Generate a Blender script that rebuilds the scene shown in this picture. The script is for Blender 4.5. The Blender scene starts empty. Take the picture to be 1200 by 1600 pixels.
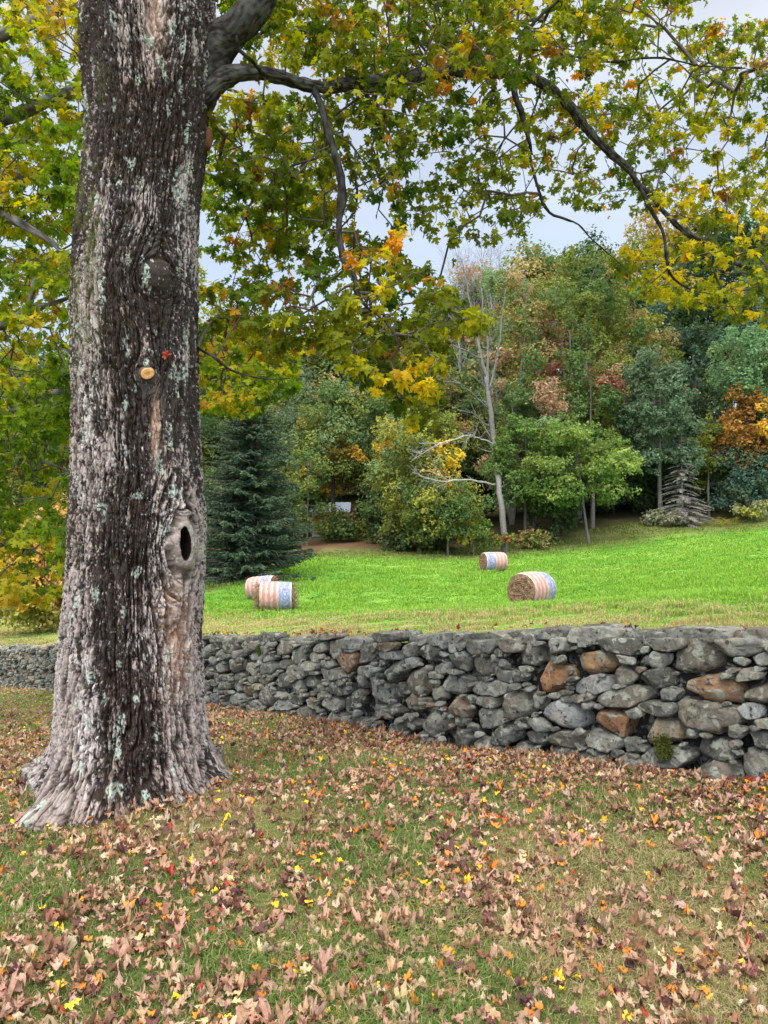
import bpy, math, random
import numpy as np
from mathutils import Vector, Matrix
rng = np.random.default_rng(7)
random.seed(7)
R = math.radians
scene = bpy.context.scene

# ------------------------------------------------------------------ camera
F = 1200.0                      # focal length in photo pixels (1200 x 1600)
EYE = 1.6
PITCH = R(1.43)
cam_d = bpy.data.cameras.new('camera'); cam = bpy.data.objects.new('camera', cam_d)
scene.collection.objects.link(cam); scene.camera = cam
cam.location = (0, 0, EYE); cam.rotation_euler = (R(90) + PITCH, 0, 0)
cam_d.sensor_fit = 'VERTICAL'; cam_d.sensor_height = 32; cam_d.sensor_width = 24; cam_d.lens = 24
cam_d.clip_start = 0.05; cam_d.clip_end = 3000
scene.render.resolution_x = 768; scene.render.resolution_y = 1024

# ------------------------------------------------------------------ sky, sun, exposure
SUN_EL, SUN_AZ = R(48), R(205)       # azimuth clockwise from +Y: behind the camera, to its left
w = bpy.data.worlds.new('World'); scene.world = w; w.use_nodes = True
nt = w.node_tree; nt.nodes.clear()
def N(tree, t, **kw):
    n = tree.nodes.new(t)
    for k, v in kw.items():
        if k.startswith('i_'):
            key = k[2:]
            n.inputs[int(key) if key.isdigit() else key.replace('_', ' ')].default_value = v
        else: setattr(n, k, v)
    return n
sky = N(nt, 'ShaderNodeTexSky', sky_type='NISHITA', sun_disc=False, sun_elevation=SUN_EL, sun_rotation=SUN_AZ)
tc = N(nt, 'ShaderNodeTexCoord')
mp = N(nt, 'ShaderNodeMapping'); mp.inputs['Scale'].default_value = (1.6, 1.6, 5.0)
nt.links.new(tc.outputs['Generated'], mp.inputs['Vector'])
ns = N(nt, 'ShaderNodeTexNoise', i_Scale=1.5, i_Detail=6.0, i_Roughness=0.52)
nt.links.new(mp.outputs[0], ns.inputs['Vector'])
cr = N(nt, 'ShaderNodeValToRGB'); cr.color_ramp.elements[0].position = 0.40; cr.color_ramp.elements[1].position = 0.62
cr.color_ramp.elements[0].color = (0.72, 0.72, 0.72, 1); cr.color_ramp.elements[1].color = (0.97, 0.97, 0.97, 1)
nt.links.new(ns.outputs['Fac'], cr.inputs[0])
sep = N(nt, 'ShaderNodeSeparateXYZ'); nt.links.new(tc.outputs['Generated'], sep.inputs[0])
zr = N(nt, 'ShaderNodeMapRange', i_1=0.60, i_2=0.97, i_3=6.6, i_4=44.0, clamp=True)     # overcast sky: brightest overhead
nt.links.new(sep.outputs['Z'], zr.inputs[0])
yr = N(nt, 'ShaderNodeMapRange', i_1=0.2, i_2=-0.8, i_3=0.0, i_4=16.0, clamp=True)      # and brighter on the sun's side
nt.links.new(sep.outputs['Y'], yr.inputs[0])
ad = N(nt, 'ShaderNodeMath', operation='ADD'); nt.links.new(zr.outputs[0], ad.inputs[0]); nt.links.new(yr.outputs[0], ad.inputs[1])
cl = N(nt, 'ShaderNodeMix', data_type='RGBA', blend_type='MULTIPLY', i_0=1.0)
zc = N(nt, 'ShaderNodeMapRange', i_1=0.3, i_2=0.8, i_3=0.0, i_4=1.0, clamp=True); nt.links.new(sep.outputs['Z'], zc.inputs[0])
cm = N(nt, 'ShaderNodeMix', data_type='RGBA'); cm.inputs[6].default_value = (0.79, 0.93, 1.16, 1); cm.inputs[7].default_value = (1.0, 0.97, 0.93, 1); nt.links.new(zc.outputs[0], cm.inputs[0]); nt.links.new(cm.outputs[2], cl.inputs[6])
nt.links.new(ad.outputs[0], cl.inputs[7])
mx = N(nt, 'ShaderNodeMix', data_type='RGBA'); nt.links.new(cr.outputs[0], mx.inputs[0])
nt.links.new(sky.outputs[0], mx.inputs[6]); nt.links.new(cl.outputs[2], mx.inputs[7])
bg = N(nt, 'ShaderNodeBackground', i_1=0.12); out = N(nt, 'ShaderNodeOutputWorld')
nt.links.new(mx.outputs[2], bg.inputs[0]); nt.links.new(bg.outputs[0], out.inputs[0])

sd = bpy.data.lights.new('sun', 'SUN'); sun = bpy.data.objects.new('sun', sd); scene.collection.objects.link(sun)
sd.energy = 1.5; sd.angle = R(14); sd.color = (1.0, 0.96, 0.88)
sdir = Vector((math.sin(SUN_AZ) * math.cos(SUN_EL), math.cos(SUN_AZ) * math.cos(SUN_EL), math.sin(SUN_EL)))
sun.rotation_euler = sdir.to_track_quat('Z', 'Y').to_euler(); sun.location = (0, -10, 30)
vs = scene.view_settings; vs.view_transform = 'Standard'; vs.look = 'None'; vs.gamma = 1; vs.exposure = 0.27
cy = scene.cycles; cy.max_bounces = 6; cy.diffuse_bounces = 4; cy.glossy_bounces = 2; cy.transmission_bounces = 4; cy.transparent_max_bounces = 4
cy.sample_clamp_indirect = 6.0

# ------------------------------------------------------------------ helpers
def P(px, py, d):
    """world point on the photo ray (px, py) at world depth d (metres along +Y)"""
    x = (px - 600) / F; y = (800 - py) / F
    v = np.array([x, math.cos(PITCH) - y * math.sin(PITCH), math.sin(PITCH) + y * math.cos(PITCH)])
    v = v * (d / v[1]); return np.array([v[0], v[1], v[2] + EYE])
def PA(px, py, d):
    px, py, d = (np.asarray(a, float) for a in (px, py, d))
    x = (px - 600) / F; y = (800 - py) / F
    vy = math.cos(PITCH) - y * math.sin(PITCH); vz = math.sin(PITCH) + y * math.cos(PITCH)
    return np.stack([x * d / vy, d + 0 * x, vz * d / vy + EYE], -1)
def project(p):
    p = np.asarray(p) - np.array([0, 0, EYE])
    fw = p[..., 1] * math.cos(PITCH) + p[..., 2] * math.sin(PITCH)
    up = -p[..., 1] * math.sin(PITCH) + p[..., 2] * math.cos(PITCH)
    return 600 + F * p[..., 0] / fw, 800 - F * up / fw, fw

def _h(ix, iy, iz, seed):
    h = (ix * 374761393 + iy * 668265263 + iz * 2147483647 + seed * 1274126177) & 0xFFFFFFFF
    h = ((h ^ (h >> 13)) * 1274126177) & 0xFFFFFFFF
    h = ((h ^ (h >> 16)) * 2246822519) & 0xFFFFFFFF
    return ((h ^ (h >> 15)) & 0xFFFFFF) / float(0xFFFFFF)
def vn(p, seed=0):
    p = np.asarray(p, float); i = np.floor(p).astype(np.int64); f = p - i; f = f * f * f * (f * (f * 6 - 15) + 10)
    x, y, z = i[..., 0], i[..., 1], i[..., 2]; r = 0
    for dx in (0, 1):
        wx = f[..., 0] if dx else 1 - f[..., 0]
        for dy in (0, 1):
            wy = f[..., 1] if dy else 1 - f[..., 1]
            for dz in (0, 1):
                wz = f[..., 2] if dz else 1 - f[..., 2]
                r = r + wx * wy * wz * _h(x + dx, y + dy, z + dz, seed)
    return r
def fbm(p, seed=0, oct=4, gain=0.5):
    p = np.asarray(p, float); a, s, r = 1.0, 0.0, 0
    for o in range(oct):
        r = r + a * vn(p * 2 ** o + o * 17.3, seed + o); s += a; a *= gain
    return r / s
def sst(a, b, x): t = np.clip((x - a) / (b - a), 0, 1); return t * t * (3 - 2 * t)
def lerp(a, b, t): return a + (b - a) * t
def unit(v): return v / (np.linalg.norm(v, axis=-1, keepdims=True) + 1e-9)

def mesh_obj(name, V, Fc, mat=None, parent=None, col=None, smooth=True, loc=None):
    """V (n,3); Fc (m,k) same k faces or list of such arrays; col (n,3) linear colour per vertex"""
    V = np.asarray(V, np.float32)
    if loc is not None: V = V - np.asarray(loc, np.float32)
    fl = Fc if isinstance(Fc, list) else [Fc]
    fl = [np.asarray(f, np.int32) for f in fl if len(f)]
    me = bpy.data.meshes.new(name)
    me.vertices.add(len(V)); me.vertices.foreach_set('co', V.ravel())
    nl = sum(f.size for f in fl); npoly = sum(len(f) for f in fl)
    me.loops.add(nl); me.loops.foreach_set('vertex_index', np.concatenate([f.ravel() for f in fl]))
    tot = np.concatenate([np.full(len(f), f.shape[1], np.int32) for f in fl])
    st = np.concatenate([[0], np.cumsum(tot)[:-1]]).astype(np.int32)
    me.polygons.add(npoly); me.polygons.foreach_set('loop_start', st); me.polygons.foreach_set('loop_total', tot)
    me.update(calc_edges=True)
    me.polygons.foreach_set('use_smooth', np.full(npoly, bool(smooth)))
    if col is not None:
        a = me.attributes.new('Col', 'FLOAT_COLOR', 'POINT')
        c = np.ones((len(V), 4), np.float32); c[:, :3] = col; a.data.foreach_set('color', c.ravel())
    if mat: me.materials.append(mat)
    o = bpy.data.objects.new(name, me); scene.collection.objects.link(o)
    if parent: o.parent = parent
    if loc is not None and not parent: o.location = loc
    return o
def tag(o, label=None, cat=None, group=None, kind=None):
    if label: o['label'] = label
    if cat: o['category'] = cat
    if group: o['group'] = group
    if kind: o['kind'] = kind
    return o
def empty(name, loc, label, cat, group=None):
    o = bpy.data.objects.new(name, None); scene.collection.objects.link(o); o.location = loc; o.empty_display_size = 0.2
    return tag(o, label, cat, group)

class MB:
    def __init__(s): s.V = []; s.Q = []; s.T = []; s.C = []; s.n = 0
    def add(s, V, quads=None, tris=None, col=None):
        V = np.asarray(V, float)
        if quads is not None and len(quads): s.Q.append(np.asarray(quads) + s.n)
        if tris is not None and len(tris): s.T.append(np.asarray(tris) + s.n)
        s.V.append(V); s.n += len(V)
        if col is not None:
            col = np.asarray(col, float)
            s.C.append(np.broadcast_to(col, (len(V), 3)) if col.ndim == 1 else col)
    def build(s, name, mat, parent=None, smooth=True, loc=None):
        fl = []
        if s.Q: fl.append(np.concatenate(s.Q))
        if s.T: fl.append(np.concatenate(s.T))
        return mesh_obj(name, np.concatenate(s.V), fl, mat, parent, np.concatenate(s.C) if s.C else None, smooth, loc)

def tube(mb, pts, rad, seg=8, col=None, rough=0.0, seed=0, cap=True, bark=0.0):
    pts = np.asarray(pts, float); n = len(pts); rad = np.broadcast_to(rad, (n,)).astype(float)
    t = unit(np.gradient(pts, axis=0)); ref = np.array([0.13, 0.37, 0.92]) if abs(t[0][2]) < .9 else np.array([1., .1, 0])
    a = unit(np.cross(t, ref)); b = np.cross(t, a)
    th = np.arange(seg) / seg * 2 * math.pi
    V = pts[:, None] + rad[:, None, None] * (np.cos(th)[None, :, None] * a[:, None] + np.sin(th)[None, :, None] * b[:, None])
    if rough:
        d = (fbm(V * (0.35 / max(rad.max(), .02)), seed, 3) - .5) * 2 * rough
        V = V + d[..., None] * (V - pts[:, None])
    if bark:
        al = np.concatenate([[0], np.cumsum(np.linalg.norm(np.diff(pts, axis=0), axis=1))]); w3 = np.stack([np.cos(th)[None] * rad[:, None] * 34, np.sin(th)[None] * rad[:, None] * 34, np.broadcast_to(al[:, None] * 5, (n, seg))], -1) + seed
        f = 1 - np.abs(fbm(w3, seed, 3) * 2 - 1) * 2.4; V = V + (-(sst(.3, 1, f)) * bark)[..., None] * unit(V - pts[:, None]); V = V + ((fbm(V * 22, 5, 3) - .5) * bark * 1.6)[..., None] * unit(V - pts[:, None])
    V = V.reshape(-1, 3); i = np.arange(n - 1)[:, None] * seg; j = np.arange(seg)[None]; k = (j + 1) % seg
    Q = np.stack([i + j, i + k, i + seg + k, i + seg + j], -1).reshape(-1, 4)
    T = None
    if cap:
        V = np.concatenate([V, pts[-1:] + t[-1:] * rad[-1] * .5, pts[:1] - t[:1] * rad[0] * .3])
        e = (n - 1) * seg; jj = np.arange(seg); kk = (jj + 1) % seg
        T = np.concatenate([np.stack([e + jj, e + kk, np.full(seg, n * seg)], -1), np.stack([kk, jj, np.full(seg, n * seg + 1)], -1)])
    mb.add(V, Q, T, col)
def smooth_path(pts, rad, step=0.08, wob=0.0, seed=0):
    """Catmull-Rom through pts, evenly stepped"""
    pts = np.asarray(pts, float); rad = np.asarray(rad, float)
    if len(pts) == 2: pts = np.stack([pts[0], (pts[0] + pts[1]) / 2, pts[1]]); rad = np.array([rad[0], (rad[0] + rad[1]) / 2, rad[1]])
    P0 = np.concatenate([[2 * pts[0] - pts[1]], pts, [2 * pts[-1] - pts[-2]]]); out = []; orad = []
    for i in range(len(pts) - 1):
        p0, p1, p2, p3 = P0[i:i + 4]; m = max(2, int(np.linalg.norm(p2 - p1) / step)); t = (np.arange(m) / m)[:, None]
        out.append(.5 * ((2 * p1) + (-p0 + p2) * t + (2 * p0 - 5 * p1 + 4 * p2 - p3) * t ** 2 + (-p0 + 3 * p1 - 3 * p2 + p3) * t ** 3))
        orad.append(rad[i] + (rad[i + 1] - rad[i]) * t[:, 0])
    out.append(pts[-1:]); orad.append(rad[-1:]); out = np.concatenate(out); orad = np.concatenate(orad)
    if wob: out = out + (np.stack([fbm(out * 2.2, seed + k, 3) for k in (1, 2, 3)], -1) - .5) * wob
    return out, orad

# ------------------------------------------------------------------ materials
def new_mat(name):
    m = bpy.data.materials.new(name); m.use_nodes = True; t = m.node_tree; t.nodes.clear()
    return m, t, N(t, 'ShaderNodeOutputMaterial')
def mat_attr(name, rough=0.8, bump=None, var=None, spec=0.3, trans=0.0, coord='Object'):
    """colour from the 'Col' attribute, varied by noise var=(scale, amount), relief bump=(scale, strength, dist)"""
    m, t, o = new_mat(name)
    at = N(t, 'ShaderNodeAttribute', attribute_name='Col'); c = at.outputs['Color']
    tcd = N(t, 'ShaderNodeTexCoord')
    if var:
        n1 = N(t, 'ShaderNodeTexNoise', i_Scale=var[0], i_Detail=5.0, i_Roughness=.65); t.links.new(tcd.outputs[coord], n1.inputs['Vector'])
        mr = N(t, 'ShaderNodeMapRange', i_1=.25, i_2=.75, i_3=1 - var[1], i_4=1 + var[1]); t.links.new(n1.outputs['Fac'], mr.inputs[0])
        mm = N(t, 'ShaderNodeMix', data_type='RGBA', blend_type='MULTIPLY', i_0=1.0); t.links.new(c, mm.inputs[6]); t.links.new(mr.outputs[0], mm.inputs[7]); c = mm.outputs[2]
    p = N(t, 'ShaderNodeBsdfPrincipled', i_Roughness=rough); p.inputs['Specular IOR Level'].default_value = spec * .25
    t.links.new(c, p.inputs['Base Color'])
    if bump:
        n2 = N(t, 'ShaderNodeTexNoise', i_Scale=bump[0], i_Detail=6.0, i_Roughness=.65); t.links.new(tcd.outputs[coord], n2.inputs['Vector'])
        bm = N(t, 'ShaderNodeBump', i_Strength=bump[1], i_Distance=bump[2]); t.links.new(n2.outputs['Fac'], bm.inputs['Height']); t.links.new(bm.outputs[0], p.inputs['Normal'])
    sh = p.outputs[0]
    if trans:
        tr = N(t, 'ShaderNodeBsdfTranslucent')
        hs = N(t, 'ShaderNodeHueSaturation', i_Saturation=1.12, i_Value=1.5); t.links.new(c, hs.inputs['Color']); t.links.new(hs.outputs[0], tr.inputs[0])
        ms = N(t, 'ShaderNodeMixShader', i_0=trans); t.links.new(sh, ms.inputs[1]); t.links.new(tr.outputs[0], ms.inputs[2]); sh = ms.outputs[0]
    t.links.new(sh, o.inputs[0]); return m
M_LEAF = mat_attr('maple_leaf', .55, trans=.5, spec=.25, var=(60, .12))
M_FOL = mat_attr('foliage', .7, trans=.35, spec=.15)
M_GRASS = mat_attr('grass_blades', .6, trans=.35, spec=.2)
M_NEEDLE = mat_attr('needles', .7, trans=.15, spec=.2)
M_LITTER = mat_attr('dry_leaf', .75, trans=.12, spec=.2, var=(45, .3), bump=(70, .5, .01))
M_GROUND = mat_attr('ground', .95, bump=(9, .5, .05), var=(5, .3), spec=.1)
M_WOOD = mat_attr('tree_bark', .9, bump=(14, .6, .03), var=(7, .35), spec=.15)
M_TRUNK = mat_attr('old_maple_bark', .88, bump=(110, .5, .006), var=(95, .28), spec=.2)
M_HAY = mat_attr('hay', .9, bump=(60, .8, .02), var=(30, .35), spec=.1)
M_WRAP = mat_attr('net_wrap', .7, bump=(40, .6, .02), var=(28, .2), spec=.25)
M_PAINT = mat_attr('building_paint', .8, var=(4, .08))

def stone_mat():
    m, t, o = new_mat('fieldstone')
    at = N(t, 'ShaderNodeAttribute', attribute_name='Col'); tcd = N(t, 'ShaderNodeTexCoord'); ob = tcd.outputs['Object']
    n1 = N(t, 'ShaderNodeTexNoise', i_Scale=9.0, i_Detail=8.0, i_Roughness=.7); t.links.new(ob, n1.inputs['Vector'])
    mr = N(t, 'ShaderNodeMapRange', i_1=.3, i_2=.7, i_3=.55, i_4=1.45); t.links.new(n1.outputs['Fac'], mr.inputs[0])
    mm = N(t, 'ShaderNodeMix', data_type='RGBA', blend_type='MULTIPLY', i_0=1.0); t.links.new(at.outputs['Color'], mm.inputs[6]); t.links.new(mr.outputs[0], mm.inputs[7])
    n2 = N(t, 'ShaderNodeTexNoise', i_Scale=13.0, i_Detail=5.0, i_Roughness=.6, i_Distortion=.6); t.links.new(ob, n2.inputs['Vector'])
    r2 = N(t, 'ShaderNodeValToRGB'); r2.color_ramp.elements[0].position = .52; r2.color_ramp.elements[1].position = .60
    r2.color_ramp.elements[1].color = (.75, .75, .75, 1)
    t.links.new(n2.outputs['Fac'], r2.inputs[0])
    m2 = N(t, 'ShaderNodeMix', data_type='RGBA'); t.links.new(r2.outputs[0], m2.inputs[0]); t.links.new(mm.outputs[2], m2.inputs[6]); m2.inputs[7].default_value = (.37, .38, .31, 1)
    n3 = N(t, 'ShaderNodeTexNoise', i_Scale=22.0, i_Detail=4.0, i_Roughness=.6); t.links.new(ob, n3.inputs['Vector'])
    r3 = N(t, 'ShaderNodeValToRGB'); r3.color_ramp.elements[0].position = .58; r3.color_ramp.elements[1].position = .66
    t.links.new(n3.outputs['Fac'], r3.inputs[0])
    m3 = N(t, 'ShaderNodeMix', data_type='RGBA'); t.links.new(r3.outputs[0], m3.inputs[0]); t.links.new(m2.outputs[2], m3.inputs[6]); m3.inputs[7].default_value = (.055, .055, .05, 1)
    p = N(t, 'ShaderNodeBsdfPrincipled', i_Roughness=.9); p.inputs['Specular IOR Level'].default_value = .06; t.links.new(m3.outputs[2], p.inputs['Base Color'])
    n4 = N(t, 'ShaderNodeTexNoise', i_Scale=26.0, i_Detail=8.0, i_Roughness=.72); t.links.new(ob, n4.inputs['Vector'])
    bm = N(t, 'ShaderNodeBump', i_Strength=1.0, i_Distance=.04); t.links.new(n4.outputs['Fac'], bm.inputs['Height']); t.links.new(bm.outputs[0], p.inputs['Normal'])
    t.links.new(p.outputs[0], o.inputs[0]); return m
M_STONE = stone_mat()

# ------------------------------------------------------------------ terrain
WO = np.array([2.5, 5.05]); WD = np.array([-.6459, .7634]); WN = np.array([-.7634, -.6459])   # wall line, its direction, its lawn side
def wall_s_at(px):
    q = (px - 600) / F      # X = q * Y
    return (WO[0] - q * WO[1]) / (q * WD[1] - WD[0])
wall_base_px = [(1195, 1210), (1087, 1200), (965, 1186), (844, 1174), (725, 1162), (612, 1137), (500, 1120), (400, 1105), (330, 1098), (200, 1088), (60, 1072), (0, 1066)]
wall_top_px = [(1195, 984), (1087, 984), (965, 984), (844, 985), (725, 990), (612, 995), (500, 994), (400, 994), (330, 996), (200, 1003), (60, 1009), (0, 1012)]
ctl = []; top_tab = []
for px, py in wall_base_px:
    s = wall_s_at(px); c = WO + WD * s; ctl.append((c[0], c[1], P(px, py, c[1])[2]))
for px, py in wall_top_px:
    s = wall_s_at(px); c = WO + WD * s; top_tab.append((s, P(px, py, c[1])[2]))
top_tab.sort(); top_s = np.array([-3.0] + [a for a, b in top_tab]); top_z = np.array([top_tab[0][1] + .03] + [b for a, b in top_tab])
for px, py, d in [(330, 912, 48), (50, 966, 40), (430, 957, 35), (410, 936, 42), (830, 951, 33.5), (772, 894, 56), (1100, 900, 40), (600, 990, 17),
                  (380, 985, 22), (50, 1000, 26), (480, 880, 60), (500, 862, 74), (700, 858, 75), (850, 848, 76), (1000, 822, 78), (1200, 806, 80), (1200, 880, 45), (1000, 980, 14),
                  (640, 920, 45), (160, 940, 44), (480, 845, 85), (950, 810, 84)]:
    ctl.append(tuple(P(px, py, d)))
ctl += [(0, 0, 0), (0, 3, 0), (-2, 2.5, 0), (3, 2, .02), (-1.6, 5, -.05), (-2.2, 4.1, -.07), (-1.0, 4.3, -.04), (1.5, 4, 0), (0, -8, .1), (-3.6, 7, -.3), (-6, 4, -.2), (6, 0, .1), (8, -10, .2), (-12, -10, -.3),
        (-14, 10, -1.5), (9, 14, .1), (25, 30, 1.5), (-40, 30, -4), (-60, 80, -4), (60, 60, 7), (60, 95, 14), (30, 110, 11), (0, 110, 3), (-40, 110, 0), (0, 160, 16), (60, 170, 26), (-80, 170, 8),
        (-120, 0, -3), (120, 0, 8), (0, -120, 2), (200, 300, 40), (-200, 300, 30), (0, 400, 45), (-400, -400, 0), (400, -400, 0), (500, 500, 50), (-500, 500, 40), (400, 0, 15), (-400, 0, 0), (0, 900, 60), (900, 0, 20), (-900, 0, 0), (0, -900, 0)]
ctl = np.array(ctl)
def _tps(d2): return np.where(d2 > 1e-12, .5 * d2 * np.log(d2 + 1e-12), 0)
_s = 20.0; cx = ctl[:, :2] / _s; K = _tps(((cx[:, None] - cx[None]) ** 2).sum(-1)) + np.eye(len(cx)) * 2e-5
_A = np.zeros((len(cx) + 3,) * 2); _A[:len(cx), :len(cx)] = K; _A[:len(cx), len(cx)] = 1; _A[:len(cx), len(cx) + 1:] = cx; _A[len(cx):, :len(cx)] = _A[:len(cx), len(cx):].T
_w = np.linalg.solve(_A, np.concatenate([ctl[:, 2], [0, 0, 0]]))
def ground(x, y):
    x = np.asarray(x, float); y = np.asarray(y, float); z = ground0(x, y); q = np.stack([x, y, 0 * x], -1); ws = (x - WO[0]) * WN[0] + (y - WO[1]) * WN[1]
    z = z + (fbm(q * 1.6, 2, 3) - .5) * .05 * np.clip(np.hypot(x, y) / 2, 0, 1) + .03 * np.exp(-np.clip(np.hypot(x + 1.6, y - 5.0) - .5, 0, 9) / .30)
    return z + np.where(ws < -.3, (fbm(q * .35, 12, 2) - .5) * .16, 0)
def ground0(x, y):
    x = np.asarray(x, float); y = np.asarray(y, float); sh = x.shape; q = np.stack([x.ravel(), y.ravel()], -1) / _s; o = []
    for i in range(0, len(q), 40000):
        qq = q[i:i + 40000]; o.append(_tps(((qq[:, None] - cx[None]) ** 2).sum(-1)) @ _w[:len(cx)] + _w[len(cx)] + qq @ _w[len(cx) + 1:])
    return np.concatenate(o).reshape(sh)
def gz(x, y): return float(ground(np.array([x]), np.array([y]))[0])
def wall_side(x, y): return (x - WO[0]) * WN[0] + (y - WO[1]) * WN[1]      # > 0 on the lawn side
# edge of the mown field along the woods, as world points
edge_pts = np.array([tuple(P(px, py, d)[:2]) for px, py, d in [(-300, 962, 42), (0, 962, 44), (180, 935, 46), (330, 910, 49), (440, 885, 57), (500, 866, 72), (700, 863, 72), (860, 848, 74), (960, 832, 76), (1060, 822, 77), (1200, 810, 79), (1500, 790, 82)]])
def edge_y(x): return np.interp(x, edge_pts[:, 0], edge_pts[:, 1])
def ground_col(x, y):
    p = np.stack([x, y, 0 * x], -1); n1 = fbm(p * .9, 3, 4)[:, None]; n2 = fbm(p * .22, 5, 3)[:, None]; n3 = fbm(p * 3.5, 9, 3)[:, None]
    lawn = lerp(np.array([.11, .115, .04]), np.array([.17, .14, .06]), sst(.38, .62, n1)); lawn = lerp(lawn, np.array([.10, .15, .035]), sst(.5, .7, n3) * .6)
    field = lerp(np.array([.10, .22, .03]), np.array([.17, .30, .045]), sst(.35, .65, n2)); field = lerp(field, np.array([.07, .22, .02]), sst(.5, .72, n1) * .6)
    sd_ = wall_side(x, y)[:, None]; near = sst(-13, -5, sd_ + (n1 - .5) * 5)     # straw-coloured strip along the wall
    field = lerp(field, np.array([.30, .27, .11]), near * sst(.42, .6, n3) * .8)
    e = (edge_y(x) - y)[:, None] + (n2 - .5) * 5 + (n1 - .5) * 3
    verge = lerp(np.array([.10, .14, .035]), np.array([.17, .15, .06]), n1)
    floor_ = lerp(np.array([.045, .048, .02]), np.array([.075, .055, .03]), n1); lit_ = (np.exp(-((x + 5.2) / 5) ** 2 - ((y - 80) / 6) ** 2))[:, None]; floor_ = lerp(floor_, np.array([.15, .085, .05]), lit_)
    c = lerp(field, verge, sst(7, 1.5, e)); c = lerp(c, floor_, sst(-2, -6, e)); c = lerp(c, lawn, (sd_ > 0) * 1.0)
    return c
def build_ground():
    nr, na = 330, 420
    r = np.concatenate([[0.0], np.geomspace(.4, 1800, nr - 1)]); a = np.linspace(0, 2 * math.pi, na, endpoint=False)
    # more angular resolution in front
    a = a + .75 * np.sin(2 * a) * .5 * 0 ; a = np.pi / 2 + (a - np.pi) * (0.25 + 0.75 * (np.abs(a - np.pi) / np.pi) ** 1.5)
    X = r[:, None] * np.cos(a)[None]; Y = r[:, None] * np.sin(a)[None]; Z = ground(X, Y)
    x, y, z = X.ravel(), Y.ravel(), Z.ravel(); pz = np.stack([x, y, 0 * x], -1)
    i = np.arange(nr - 1)[:, None] * na; j = np.arange(na)[None]; k = (j + 1) % na
    Q = np.stack([i + j, i + k, i + na + k, i + na + j], -1).reshape(-1, 4)[:, ::-1]
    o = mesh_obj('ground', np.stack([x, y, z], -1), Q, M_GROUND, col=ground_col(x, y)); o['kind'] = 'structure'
build_ground()

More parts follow.
